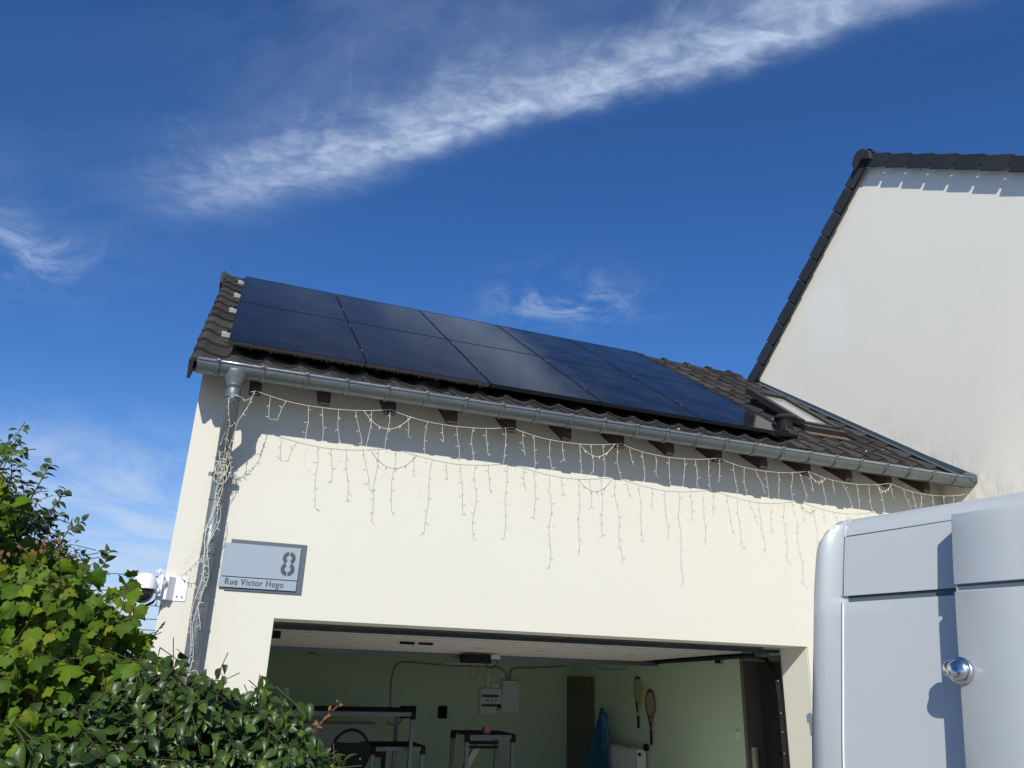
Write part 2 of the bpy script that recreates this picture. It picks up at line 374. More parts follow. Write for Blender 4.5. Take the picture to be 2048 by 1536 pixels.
# interior shell
IX0, IX1, IY1, IZ = .2, 6.25, 6.7, 2.42
w = MB(); w.box((IX0, IY1, 0), (IX1, IY1+.2, IZ)); w.build('interior_wall', M['green'], garage)
w = MB()
DY0, DY1, DZ = 1.30, 1.95, 1.93      # doorway to the house, near the front
w.box((IX1, WT, 0), (IX1+.2, DY0, IZ)); w.box((IX1, DY1, 0), (IX1+.2, IY1+.2, IZ)); w.box((IX1, DY0, DZ), (IX1+.2, DY1, IZ))
w.build('interior_wall', M['green'], garage)
w = MB(); w.box((IX0, WT+.001, 0), (IX0+.01, IY1, IZ)); w.box((IX0+.01, WT+.001, 0), (XL-.05, WT+.02, IZ)); w.box((XR_+.05, WT+.001, 0), (IX1, WT+.02, IZ)); w.box((XL-.05, WT+.001, ZL+.05), (XR_+.05, WT+.02, IZ))
w.build('interior_wall', M['green'], garage)
w = MB(); w.box((IX0, WT, IZ), (XW-.01, IY1+.2, IZ+.15)); w.build('ceiling', M['ceiling'], garage)
w = MB(); w.box((0, .001, 0), (IX1, IY1, .012)); w.build('floor', M['concrete'], garage)

# ------------------------------------------------------------------ garage: roof tiles
TW, TL = .2475, .355
def tile_mesh(name, wd=TW+.012, ln=TL+.05, amp=.0165, th=.022):
    b = MB(); k = 8; top = []; bot = []
    for j, (sy, hz) in enumerate(((0, .018), (.02, .0195), (ln, -.014))):
        for i in range(k+1):
            xx = wd*i/k; ph = 2*PI*xx/TW
            h = amp*math.sin(ph+.6)+.006*math.sin(2*ph+.4)+.004*(1-i/k)+(.007 if i == 0 else 0)
            if j == 0: h -= .005
            top.append(V((xx, sy, h+hz))); bot.append(V((xx, sy, h+hz-th)))
    n = k+1; o = len(top); f = []
    for j in range(2):
        for i in range(k):
            f.append((j*n+i, j*n+i+1, (j+1)*n+i+1, (j+1)*n+i))
    b.add(top+bot, f, True)
    b.add([top[i] for i in range(n)]+[bot[i] for i in range(n)], [(i, n+i, n+i+1, i+1) for i in range(k)], False)
    for i in (0, k): b.add([top[i], top[2*n+i], bot[2*n+i], bot[i]], [(0, 1, 2, 3)])
    b.add([bot[i] for i in range(n)]+[bot[2*n+i] for i in range(n)], [(i, n+i, n+i+1, i+1) for i in range(k)], True)
    me = b.mesh(name); me.materials.append(M['tile']); return me
tm = tile_mesh('tile')
XT0 = -.070; COLS = 31; ROWS = 12
field = MB(); cnt = 0
SK = (6.14, 6.76, .95, 2.35)         # skylight footprint: x0, x1, s0, s1
for rrow in range(ROWS):
    for c in range(COLS):
        x0 = XT0+c*TW; s0 = rrow*TL
        if x0+TW*.6 > XW: continue
        xc, scn = x0+TW/2, s0+TL/2
        if SK[0]-.02 < xc < SK[1]+.02 and SK[2] < scn < SK[3]-.08: continue
        T = RM @ Matrix.Translation((x0+R.uniform(-.002, .002), s0+R.uniform(-.004, .004), R.uniform(-.001, .0025))) @ Matrix.Rotation(R.uniform(-.006, .006), 4, 'Z') @ Matrix.Rotation(R.uniform(-.008, .008), 4, 'Y')
        if x0+TW+.012 > XW: T = T @ Matrix.Diagonal(((XW-x0)/(TW+.014), 1, 1, 1))
        vis = c < 2 or rrow < 2 or (xc > 5.35 and rrow < 3) or xc > 5.30
        if vis and cnt < 296: inst('tile', tm, T, garage); cnt += 1
        else:
            field.add([T @ v_.co for v_ in tm.vertices], [tuple(p.vertices) for p in tm.polygons], True)
fo = field.build('tile_field', M['tile'], garage); fo['kind'] = 'stuff'
# verge tiles with a downturned flap at the left edge
vb = MB()
vb.hexa([V(p) for p in ((-.02, -.01, -.115), (0, -.01, -.115), (0, TL+.03, -.14), (-.02, TL+.03, -.14), (-.022, -.01, .022), (.012, -.01, .026), (.012, TL+.03, .0), (-.022, TL+.03, -.004))])
vm = vb.mesh('verge_tile'); vm.materials.append(M['tile'])
for k in range(ROWS):
    inst('verge_tile', vm, RM @ Matrix.Translation((XT0+R.uniform(-.003, .003), k*TL, 0)), garage)
# back slope and underlay
w = MB()
e0, e1 = RP(-.05, .06, -.055), RP(-.05, 4.30, -.055)
def slab(b, x0, x1, s0, s1, h0, h1): b.hexa([RP(x0, s0, h0), RP(x1, s0, h0), RP(x1, s1, h0), RP(x0, s1, h0), RP(x0, s0, h1), RP(x1, s0, h1), RP(x1, s1, h1), RP(x0, s1, h1)])
slab(w, -.06, XW-.002, .05, 4.28, -.075, -.05)
w.build('roof_deck', M['soffit'], garage)
w = MB(); zr = zroof(YR)
w.hexa([V(p) for p in ((-.1, YR, zr-.03), (XW, YR, zr-.03), (XW, 7.35, zroof(0)-.7), (-.1, 7.35, zroof(0)-.7), (-.1, YR, zr), (XW, YR, zr), (XW, 7.35, zroof(0)-.67), (-.1, 7.35, zroof(0)-.67))])
recalc(w.build('rear_roof_slope', M['tile'], garage))
# ridge tiles
def ridge_mesh():
    b = MB(); prof = []
    L = .42
    def ring(y, rad, zz, k=10): return [V((y, rad*math.cos(PI*(.0+i/k)), zz+rad*.98*math.sin(PI*i/k))) for i in range(k+1)]
    rings = [ring(0, .128, 0), ring(.055, .128, 0), ring(.06, .106, .0), ring(L, .098, -.004)]
    vs = [p for q in rings for p in q]; n = 11
    b.add(vs, [(j*n+i, j*n+i+1, (j+1)*n+i+1, (j+1)*n+i) for j in range(3) for i in range(n-1)], True)
    b.add(rings[0]+[V((0, .11*math.cos(PI*i/10), 1.0*.11*math.sin(PI*i/10)-.012)) for i in range(11)], [(i, i+1, n+i+1, n+i) for i in range(10)], False)
    me = b.mesh('ridge_tile'); me.materials.append(M['tile']); return me
rm = ridge_mesh(); k = 0; xx = -.115
while xx < XW-.05:
    T = Matrix.Translation((xx, YR, zr-.066+R.uniform(-.003, .003))) @ Matrix.Rotation(R.uniform(-.008, .008), 4, 'Y')
    if xx+.42 > XW: T = T @ Matrix.Diagonal(((XW-xx)/.43, 1, 1, 1))
    inst('ridge_tile', rm, T, garage); xx += .388
w = MB(); w.prism([(-.13, -.12), (.13, -.12), (.125, 0), (.09, .075), (0, .10), (-.09, .075), (-.125, 0)], -.14, -.095, Matrix(((0, 1, 0, 0), (1, 0, 0, YR), (0, 0, 1, zr-.02), (0, 0, 0, 1))))
recalc(w.build('ridge_end_tile', M['tile'], garage, .008))
# rafters
for i in range(15):
    x0 = .385+.505*i
    if x0 > 7.45: break
    yt = -.300; zb = 3.560
    prof = [(yt, zb), (yt, zroof(yt)-.095), (.30, zroof(.30)-.095), (.30, zb+(.30-yt)*TT-.0), (yt+.03, zb-.004)]
    w = MB(); hw = .042
    n = len(prof); w.add([V((x0-hw, p[0], p[1])) for p in prof]+[V((x0+hw, p[0], p[1])) for p in prof],
          [tuple(range(n)), tuple(range(2*n-1, n-1, -1))]+[(j, n+j, n+(j+1) % n, (j+1) % n) for j in range(n)])
    recalc(w.build('rafter', M['rafter'], garage, .004))
# ------------------------------------------------------------------ gutter
GY, GZ, GR = -.372, 3.712, .077
w = MB(); K = 18
def gut_ring(x, rad): return [V((x, GY+rad*math.cos(PI+PI*i/K), GZ+rad*math.sin(PI+PI*i/K))) for i in range(K+1)]
gx0, gx1 = -.03, XW-.02
xs = [gx0+(gx1-gx0)*i/24 for i in range(25)]
def gz_off(x): return .020*(x/7.5)
for rad, flip in ((GR, 1), (GR-.003, -1)):
    vs = []
    for xq in xs: vs += [p+V((0, 0, gz_off(xq))) for p in gut_ring(xq, rad)]
    n = K+1
    w.add(vs, [((j*n+i, j*n+i+1, (j+1)*n+i+1, (j+1)*n+i))[::flip] for j in range(24) for i in range(K)], True)
gutter = w.build('gutter', M['zinc'], garage); WM[gutter.name] = Matrix()
w = MB()
w.tube([V((xq, GY-GR-.004, GZ+.004+gz_off(xq))) for xq in xs], .0105, 10)
w.build('gutter_bead', M['bead'], gutter)
for xe, nm in ((gx0, 'end_cap'), (gx1, 'end_cap')):
    w = MB(); ring = gut_ring(0, GR+.001); n = len(ring)
    w.add([p+V((xe-.002, 0, gz_off(xe))) for p in ring]+[p+V((xe+.002, 0, gz_off(xe))) for p in ring], [tuple(range(n)), tuple(range(2*n-1, n-1, -1))]+[(j, n+j, n+(j+1) % n, (j+1) % n) for j in range(n)])
    recalc(w.build(nm, M['zinc'], gutter))
def strap(x, wd=.028, rad=GR+.0035):
    b = MB(); vs = []
    pts = [V((0, GY+rad*math.cos(PI+PI*i/K), GZ+rad*math.sin(PI+PI*i/K))) for i in range(K-3)]
    pts = [V((0, GY-rad-.012, GZ+.012)), V((0, GY-rad-.016, GZ-.004))]+pts
    n = len(pts)
    for xo in (-wd/2, wd/2):
        for ro in (0, .003):
            vs += [V((x+xo, GY+(p.y-GY)*(1+ro/rad), GZ+(p.z-GZ)*(1+ro/rad)+gz_off(x))) for p in pts]
    f = []
    for i in range(n-1):
        f += [(n+i, n+i+1, 3*n+i+1, 3*n+i), (i, i+1, n+i+1, n+i), (2*n+i, 3*n+i, 3*n+i+1, 2*n+i+1)]
    b.add(vs, f, True); b.box((x-wd/2, GY-GR-.016, GZ+.006+gz_off(x)), (x+wd/2, GY-GR+.02, GZ+.017+gz_off(x)))
    return recalc(b.build('gutter_bracket', M['zinc'], gutter))
xb = .10
while xb < XW-.1: strap(xb+R.uniform(-.008, .008)); xb += .309
# downpipe with funnel and swan neck
PX = .243; PR = .051
pipe = MB()
Tf = Matrix.Translation((PX-.006, GY, 0))
pipe.lathe([(.086, GZ+.004-.03), (.082, GZ-.045), (.072, GZ-.088), (.058, GZ-.118), (.0535, GZ-.135), (.0535, GZ-.16)], 28, Tf)
pp = [(PX-.006, GY, 3.60), (PX-.004, GY, 3.50), (PX-.003, GY+.012, 3.465), (PX, -.13, 3.185), (PX, -.088, 3.14), (PX, -.078, 3.09)]
pipe.tube(pp, PR, 24); pipe.tube([(PX, -.078, 3.10), (PX+.008, -.078, 2.4), (PX+.022, -.078, 1.2), (PX+.03, -.078, 0.02)], PR, 24)
dp = recalc(pipe.build('downpipe', M['pipe'], garage)); WM[dp.name] = Matrix()
for zz, yy in ((3.575, GY), (3.485, GY)):
    w = MB(); w.lathe([(PR+.001, -.006), (PR+.005, -.004), (PR+.005, .004), (PR+.001, .006)], 24, Matrix.Translation((PX-.005, yy, zz))); w.build('pipe_seam', M['pipe'], dp)
for zz in (3.115, 2.80, 1.98, 2.42):
    w = MB(); w.lathe([(PR+.0005, -.005), (PR+.004, -.003), (PR+.004, .003), (PR+.0005, .005)], 24, Matrix.Translation((PX+(3.1-zz)*.011, -.078, zz))); w.build('pipe_seam', M['pipe'], dp)
w = MB(); zc_ = 2.985
w.lathe([(PR+.002, -.016), (PR+.008, -.014), (PR+.008, .014), (PR+.002, .016)], 24, Matrix.Translation((PX, -.078, zc_)))
w.box((PX+PR, -.10, zc_-.016), (PX+PR+.05, -.07, zc_+.012)); w.box((PX-PR-.03, -.095, zc_-.012), (PX-PR, -.07, zc_+.012)); w.tube([(PX+.02, -.03, zc_), (PX+.02, .01, zc_)], .007)
w.build('pipe_clamp', M['grey_steel'], dp)

# ------------------------------------------------------------------ vents, skylight on the roof
w = MB(); T = RM @ Matrix.Translation((1.70, .44, 0))
w.box((0, -.045, .0), (.135, .12, .055), T); va = w.build('vent_tile', M['tile'], garage); WM[va.name] = Matrix()
w = MB()
for i in range(9): w.box((.012+i*.0135, -.056, .008), (.017+i*.0135, -.046, .048), T)
w.build('grille', M['brush'], va)
w = MB(); T = RM @ Matrix.Translation((5.36, .14, 0))
w.box((0, 0, .0), (.13, .16, .06), T); va = w.build('vent_tile', M['tile'], garage, .004); WM[va.name] = Matrix()
w = MB(); w.box((.02, -.006, .014), (.055, .001, .05), T); w.box((.075, -.006, .014), (.11, .001, .05), T); w.build('grille', M['black_plastic'], va)
base = RP(5.62, .66, .0); T = Matrix.Translation(base) @ Matrix.Scale(1.18, 4)
w = MB()
w.lathe([(.10, .0), (.098, .035), (.062, .055), (.060, .060), (.066, .17), (.088, .175), (.088, .195), (.078, .205)], 20, T)
vc = w.build('roof_vent', M['tile'], garage); WM[vc.name] = Matrix()
w = MB()
for a in range(10):
    an = 2*PI*a/10+.2
    Tm = T @ Matrix.Rotation(an, 4, 'Z')
    w.box((.056, -.009, .08), (.0675, .009, .148), Tm)
w.build('vent_slot', M['black_plastic'], vc)
# skylight
sk = empty('roof_window', RP(6.5, 1.5, 0), 'open roof window with brown frame beside the house wall', 'roof window')
sx0, sx1, s0, s1 = 6.16, 6.70, 1.08, 2.12
def rb(name, m, lo, hi, par, T=RM, bev=.004):
    b = MB(); b.box(lo, hi, T); return b.build(name, m, par, bev)
rb('frame', M['black_metal'], (sx0, s0, -.02), (sx0+.06, s1, .085), sk); rb('frame', M['black_metal'], (sx1-.06, s0, -.02), (sx1, s1, .085), sk)
rb('frame', M['sash'], (sx0+.001, s0-.05, -.02), (sx1-.001, s0+.05, .09), sk); rb('frame', M['sash'], (sx0+.001, s1-.06, -.02), (sx1-.001, s1, .09), sk)
rb('apron', M['terracotta'], (sx0-.02, s0-.13, .018), (sx1+.03, s0-.051, .034), sk, bev=.003)
ST_ = RM @ Matrix.Translation((0, (s0+s1)/2+.05, .085)) @ Matrix.Rotation(math.radians(3.5), 4, 'X') @ Matrix.Translation((0, -(s0+s1)/2, 0))
sash = rb('sash', M['sash'], (sx0-.03, s0+.03, 0), (sx0+.055, s1+.06, .075), sk, ST_); WM[sash.name] = Matrix()
rb('sash', M['sash'], (sx1-.055, s0+.03, 0), (sx1+.03, s1+.06, .06), sk, ST_); rb('sash', M['sash'], (sx0+.056, s1-.03, 0), (sx1-.056, s1+.06, .07), sk, ST_)
rb('sash', M['sash'], (sx0+.056, s0+.03, 0), (sx1-.056, s0+.09, .05), sk, ST_)
pm = mat('window_glass', (.30, .31, .29), .12, var=.1, spec=.8, col2=(.42, .40, .34), mask=(.5, .7), mscale=8)
rb('pane', pm, (sx0+.056, s0+.09, .02), (sx1-.056, s1-.03, .03), sk, ST_, 0)

# ------------------------------------------------------------------ dead leaves on the tiles
lf = [(4.05, .18), (4.42, .10), (5.95, 1.35), (6.55, .52), (6.95, 2.75), (5.05, .03), (6.97, .72), (4.9, .1)]
LB = ['pale dry leaf on the eave tiles below the fourth lower solar panel', 'pale dry leaf at the gutter below the fifth lower solar panel', 'pale dry leaf between the solar panels and the roof window, mid slope',
      'pale dry leaf on the tiles below the roof window', 'pale dry leaf high on the roof near the ridge and house wall', 'tiny pale dry leaf at the gutter edge below the fifth lower panel corner',
      'pale dry leaf on the tiles near the house wall flashing', 'tiny pale dry leaf right of the one at the gutter below the fifth panel']
for i, (lx, ls) in enumerate(lf):
    w = MB(); a = R.uniform(0, 3); q = .028
    T = RM @ Matrix.Translation((lx, ls, .034)) @ Matrix.Rotation(a, 4, 'Z')
    w.add([T @ V(p) for p in ((-q, 0, 0), (-.2*q, -.45*q, .006), (q, 0, .002), (-.1*q, .45*q, .008))], [(0, 1, 2), (0, 2, 3)])
    tag(w.build('fallen_leaf', M['dead_leaf']), LB[i], 'leaf', 'dry leaves fallen on the garage roof')

# ------------------------------------------------------------------ solar panels
PW = 1.06; PHt = 3.574; XP, YP, ZP = .143, -.166, 4.003
H0 = .13        # glass above mean tile surface
SP0 = (YP-YE)/CT+H0*ST/CT if False else None
PM = Matrix(((1, 0, 0, XP), (0, CT, -ST, YP), (0, ST, CT, ZP), (0, 0, 0, 1)))
pl = PHt/2
ordn = ['first', 'second', 'third', 'fourth', 'fifth']
fr = MB(); gp = .010; a, b2 = PW-gp, pl-.006; t = .0055
fr.box((0, 0, -.035), (a, t, 0)); fr.box((0, b2-t, -.035), (a, b2, 0)); fr.box((0, t, -.035), (t, b2-t, 0)); fr.box((a-t, t, -.035), (a, b2-t, 0))
fr.box((t, t, -.012), (a-t, b2-t, -.006))
frm = fr.mesh('frame'); frm.materials.append(M['black_metal'])
gl = MB(); gl.add([(t, t, -.0025), (a-t, t, -.0025), (a-t, b2-t, -.0025), (t, b2-t, -.0025)], [(0, 1, 2, 3)])
glm = gl.mesh('glass'); glm.materials.append(M['solar'])
cl = MB(); cl.box((-.0045-.006, -.022, -.02), (-.0055+.006, .022, .004)); cl.lathe([(.0095, .004), (.0095, .010), (.006, .010)], 8, Matrix.Translation((-.005, 0, 0)))
clm = cl.mesh('clamp'); clm.materials.append(M['grey_steel'])
for row in range(2):
    for i in range(5):
        T = PM @ Matrix.Translation((i*PW, row*pl, 0))
        o = inst('solar_panel', frm, T)
        if row: lab = f'black solar panel, {ordn[i]} from the left in the upper row along the ridge'
        else: lab = f'black solar panel, {ordn[i]} from the left in the lower row above the gutter'
        tag(o, lab, 'solar panel', 'solar panels mounted on the garage roof')
        WM[o.name] = T; o.name  # own transform
        gobj = bpy.data.objects.new('glass', glm); C.objects.link(gobj); gobj.parent = o
        if i:
            for sfrac in ((.24, .86) if row == 0 else (.36, .90)):
                c_ = bpy.data.objects.new('clamp', clm); C.objects.link(c_); c_.parent = o; c_.location = (0, sfrac*pl, 0)
for j, sq in enumerate((.24, .86, 1.36, 1.90)):
    w = MB(); T = PM @ Matrix.Translation((0, sq*pl, 0))
    w.box((-.070, -.016, -.074), (5.22, .016, -.0365), T)
    o = w.build('mounting_rail', M['rail'])
    tag(o, f'{["lowest","second lowest","second highest","highest"][j]} aluminium rail poking out left of the solar panels', 'rail', 'rails under the solar panels')
    w = MB(); w.box((-.0735, -.006, -.064), (-.0695, .006, -.048), T); w.box((-.03, -.01, -.036), (-.006, .016, -.012), T); cp = w.build('end_clamp', M['black_metal']); cp.parent = o
# ragged bristle strip hanging at the foot of the first two panels
for i in range(2):
    w = MB(); T = PM @ Matrix.Translation((i*PW, 0, 0))
    w.box((-.012, -.014, -.024), (PW-.025, .0-.001, -.008), T)
    for k in range(150):
        xk = -.012+k*(PW-.013)/150; l_ = R.uniform(.0, .022)*(1 if R.random() < .8 else 1.6)
        w.box((xk, -.018-.004, -.025-l_*.8), (xk+.0045, -.010, -.02+R.uniform(-.002, .003)), T)
    tag(w.build('bristle_strip', M['brush']), f'ragged dark bristle strip along the foot of the {ordn[i]} lower solar panel', 'bristle strip', 'bristle strips under the solar panels')

# ------------------------------------------------------------------ house next to the garage
house = empty('house', (XW, 0, 0), 'tall white rendered house with dark verge tiles rising right of the garage', 'house')
AY, AZ = .25, 8.13; SF, SB = .715, .855
yf, yb = -4.6, 7.0
poly = [(yf, 0), (yb, 0), (yb, AZ-(yb-AY)*SB), (AY, AZ), (yf, AZ-(AY-yf)*SF)]
w = MB(); w.prism(poly, XW, XW+.35, Matrix(((0, 1, 0, 0), (1, 0, 0, 0), (0, 0, 1, 0), (0, 0, 0, 1))))
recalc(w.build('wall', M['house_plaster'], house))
w = MB(); w.box((XW+.36, yf, 0), (XW+8, yf+.3, AZ-(AY-yf)*SF)); w.box((XW+.36, yb-.3, 0), (XW+8, yb, AZ-(yb-AY)*SB)); w.build('wall', M['house_plaster'], house)
w = MB()
for s_, y1 in ((SF, yf-.3), (SB, yb+.3)):
    dz = abs(y1-AY)*s_; q = 1 if y1 > AY else -1
    w.hexa([V(p) for p in ((XW-.04, AY, AZ+.03), (XW+8, AY, AZ+.03), (XW+8, y1, AZ+.03-dz), (XW-.04, y1, AZ+.03-dz), (XW-.04, AY, AZ+.07), (XW+8, AY, AZ+.07), (XW+8, y1, AZ+.07-dz), (XW-.04, y1, AZ+.07-dz))])
recalc(w.build('roof', M['house_tile'], house))
# cloaked verge tiles: a slab on the slope with a flap hanging down the wall edge
vb = MB()
LN = .43
def hx(*p): vb.hexa([V(q) for q in p])
# local: x inward (+) , y up-slope, z normal
hx((-.095, .012, -.135), (-.075, .012, -.135), (-.075, .325, -.150), (-.095, .325, -.150), (-.095, 0, .040), (-.075, 0, .040), (-.075, .325, .020), (-.095, .325, .020))
hx((-.0749, 0, .016), (.16, 0, .016), (.16, LN, -.012), (-.0749, LN, -.012), (-.0749, 0, .040), (.16, 0, .040), (.16, LN, .012), (-.0749, LN, .012))
hx((-.088, .10, -.07), (-.0755, .10, -.07), (-.0755, LN-.03, -.085), (-.088, LN-.03, -.085), (-.088, .10, .01), (-.0755, .10, .01), (-.0755, LN-.03, -.004), (-.088, LN-.03, -.004))
vme = vb.mesh('verge_tile'); vme.materials.append(M['house_tile'])
def slope_T(yy, zz, up): # up: unit vector up the slope in (y,z)
    nrm = V((0, -up[1], up[0])) if up[0] > 0 else V((0, up[1], -up[0]))
    uv = V((0, up[0], up[1])); X = V((1, 0, 0))
    return Matrix(((1, 0, 0, XW), (0, uv.y, nrm.y, yy), (0, uv.z, nrm.z, zz), (0, 0, 0, 1)))
for s_, q, count, st in ((SF, -1, 16, .355), (SB, 1, 19, .338)):
    ln = math.hypot(1, s_); up = (-q/ln, s_/ln)
    for k in range(count):
        dist = .10+(k+1)*st
        T = slope_T(AY+q*dist/ln, AZ+.085-dist*s_/ln, up) @ Matrix.Rotation(R.uniform(-.012, .012), 4, 'Z') @ Matrix.Rotation(R.uniform(-.01, .01)-.012, 4, 'X')
        o = inst('verge_tile', vme, T, house)
        b = o.modifiers.new('bevel', 'BEVEL'); b.width = .009; b.segments = 2
w = MB()
w.prism([(-.15, -.15), (0, -.06), (.13, -.16), (.15, -.04), (.10, .06), (.03, .095), (-.06, .075), (-.145, -.02)], XW-.14, XW-.075, Matrix(((0, 1, 0, 0), (1, 0, 0, AY), (0, 0, 1, AZ+.06), (0, 0, 0, 1))))
capo = recalc(w.build('ridge_end_cap', M['house_tile'], house, .012))
w = MB()
for k in range(18):
    xx = XW-.07+k*.42
    vs = []
    for xo, rd in ((0, .15), (.44, .135)):
        vs += [V((xx+xo, AY+rd*math.cos(PI*i/8), AZ+.03+rd*.8*math.sin(PI*i/8))) for i in range(9)]
    w.add(vs, [(i, i+1, 9+i+1, 9+i) for i in range(8)], True)
    if k == 0: pass
w.build('ridge_tile', M['house_tile'], house)
# flashing between roof and house wall
w = MB()
def fl(y0, y1, up0, up1): w.hexa([V(p) for p in ((XW-.006, y0, zroof(y0)-.03), (XW-.001, y0, zroof(y0)-.03), (XW-.001, y1, zroof(y1)-.03), (XW-.006, y1, zroof(y1)-.03), (XW-.006, y0, zroof(y0)+up0), (XW-.001, y0, zroof(y0)+up0), (XW-.001, y1, zroof(y1)+up1), (XW-.006, y1, zroof(y1)+up1))])
fl(.05, 2.85, .092, .085); fl(-.40, .049, .115, .094)
slab(w, XW-.085, XW-.007, .02, 4.0, .028, .034)
w.build('flashing', M['flash'], house)
w = MB(); w.hexa([V(p) for p in ((XW-.10, -.455, 3.70), (XW-.007, -.455, 3.70), (XW-.007, -.36, 3.74), (XW-.10, -.36, 3.74), (XW-.10, -.455, 3.755), (XW-.007, -.455, 3.775), (XW-.007, -.36, 3.83), (XW-.10, -.36, 3.79))]); w.build('flashing', M['flash'], house)

# ------------------------------------------------------------------ house number sign
sg = empty('house_number_sign', (.62, 0, 2.37), 'grey two-layer house number sign with the number 8 and street name', 'sign')
w = MB(); w.box((.393, -.012, 2.192), (.925, -.002, 2.548)); w.build('back_plate', M['sign_back'], sg, .001)
w = MB(); w.box((.352, -.026, 2.287), (.884, -.018, 2.518)); w.build('number_plate', M['sign_front'], sg, .001)
w = MB(); w.box((.350, -.026, 2.212), (.882, -.018, 2.281)); w.build('street_plate', M['sign_front'], sg, .001)
w = MB()
for sx in (.45, .8): w.box((sx, -.018, 2.22), (sx+.02, -.012, 2.28)); w.box((sx, -.018, 2.35), (sx+.02, -.012, 2.45))
w.build('spacer', M['sign_back'], sg)
w = MB()
def arc(cx, cz, ro, ri, a0, a1, y):
    n = 26; vs = []
    for i in range(n+1):
        a_ = math.radians(a0+(a1-a0)*i/n)
        for rd in (ro, ri): vs.append(V((cx+rd*math.cos(a_), y, cz+rd*math.sin(a_)*1.0)))
    w.add(vs, [(2*i, 2*i+1, 2*i+3, 2*i+2) for i in range(n)])
ex = .806
for q in (1, -1):
    def A(a_): return a_ if q == 1 else 180-a_
    arc(ex+.002, 2.4405, .0460, .0190, A(-62), A(83), -.0266)
    arc(ex, 2.3625, .0495, .0210, A(-84), A(64), -.0270)
w.build('digit', M['sign_ink'], sg)
tcv = bpy.data.curves.new('lettering', 'FONT'); tcv.body = 'Rue Victor Hugo'; tcv.size = .062; tcv.align_x = 'LEFT'; tcv.offset = .0009
tcv.space_character = 1.16
to = bpy.data.objects.new('lettering_tmp', tcv); C.objects.link(to)
bpy.context.view_layer.update()
tme = bpy.data.meshes.new_from_object(to.evaluated_get(bpy.context.evaluated_depsgraph_get()))
bpy.data.objects.remove(to)
wx = max(v_.co.x for v_ in tme.vertices)
w = MB(); sxk = .402/wx
for q, dx in enumerate((-.0011, 0, .0011)):       # struck three times for a bold face
    w.add([V((.389+v_.co.x*sxk+dx, -.0265-.00015*q, 2.2300+v_.co.y)) for v_ in tme.vertices], [tuple(p.vertices) for p in tme.polygons])
w.build('lettering', M['sign_ink'], sg)['kind'] = 'stuff'

# ------------------------------------------------------------------ security camera
sc_ = empty('security_camera', (0, 0, 2.18), 'white dome security camera on a corner bracket beside the downpipe', 'security camera')
w = MB(); w.box((-.03, -.008, 2.098), (.155, -.001, 2.262)); w.box((-.009, -.0079, 2.098), (-.001, .10, 2.262)); w.build('corner_plate', M['white_plastic'], sc_, .012)
w = MB(); w.prism([(-.04, -.008), (.075, -.008), (.030, -.075)], 2.10, 2.255, Matrix(((1, 0, 0, 0), (0, 0, 1, 0), (0, 1, 0, 0), (0, 0, 0, 1)))); recalc(w.build('wedge_bracket', M['white_plastic'], sc_, .003))
w = MB()
for q in ((.128, 2.235), (.128, 2.125), (.095, 2.128)): w.tube([(q[0], -.008, q[1]), (q[0], -.013, q[1])], .006, 8)
w.build('screw', M['grey_steel'], sc_)
w = MB()
w.tube([(.012, -.055, 2.20), (-.03, -.075, 2.20), (-.085, -.10, 2.195)], [.034, .032, .036], 14)
w.box((-.022, -.10, 2.12), (-.004, -.05, 2.26)); w.tube([(-.015, -.10, 2.15), (-.05, -.105, 2.15)], .018, 10)
w.build('arm', M['white_plastic'], sc_)
cx_, cy_ = -.112, -.112
w = MB(); w.lathe([(.0, 2.262), (.035, 2.258), (.056, 2.243), (.071, 2.214), (.077, 2.178), (.080, 2.162), (.080, 2.156), (.066, 2.156), (.0, 2.156)], 32, Matrix.Translation((cx_, cy_, 0))); recalc(w.build('dome_shell', M['white_plastic'], sc_))
w = MB(); w.lathe([(.0, 2.155), (.062, 2.155), (.067, 2.134), (.062, 2.106), (.048, 2.082), (.026, 2.068), (0, 2.063)], 28, Matrix.Translation((cx_, cy_, 0))); recalc(w.build('camera_ball', M['black_gloss'], sc_))
w = MB(); w.tube([(cx_-.022, cy_-.052, 2.11), (cx_-.028, cy_-.070, 2.102)], .016, 14); w.build('lens', M['glass_dark'], sc_)
w = MB(); w.tube([(-.035, -.07, 2.262), (-.035, -.07, 2.292), (-.03, -.07, 2.296)], [.008, .008, .006], 8); w.tube([(-.03+.03*math.cos(t_), -.07, 2.272+.014*math.sin(t_)) for t_ in [i*.5 for i in range(8)]], .003, 5); w.build('aerial', M['white_plastic'], sc_)
w = MB(); w.tube([(-.03, -.06, 2.10), (-.045, -.07, 2.075), (-.075, -.09, 2.055), (-.09, -.1, 2.05)], [.004, .009, .009, .005], 8); w.tube([(-.02, -.05, 2.10), (-.022, -.05, 2.07), (-.022, -.05, 2.058)], [.0015, .0015, .008], 6); w.tube([(-.075, -.09, 2.055), (.01, -.01, 2.055), (.012, -.004, 2.06)], .0022, 5); w.build('connector', M['black_plastic'], sc_)

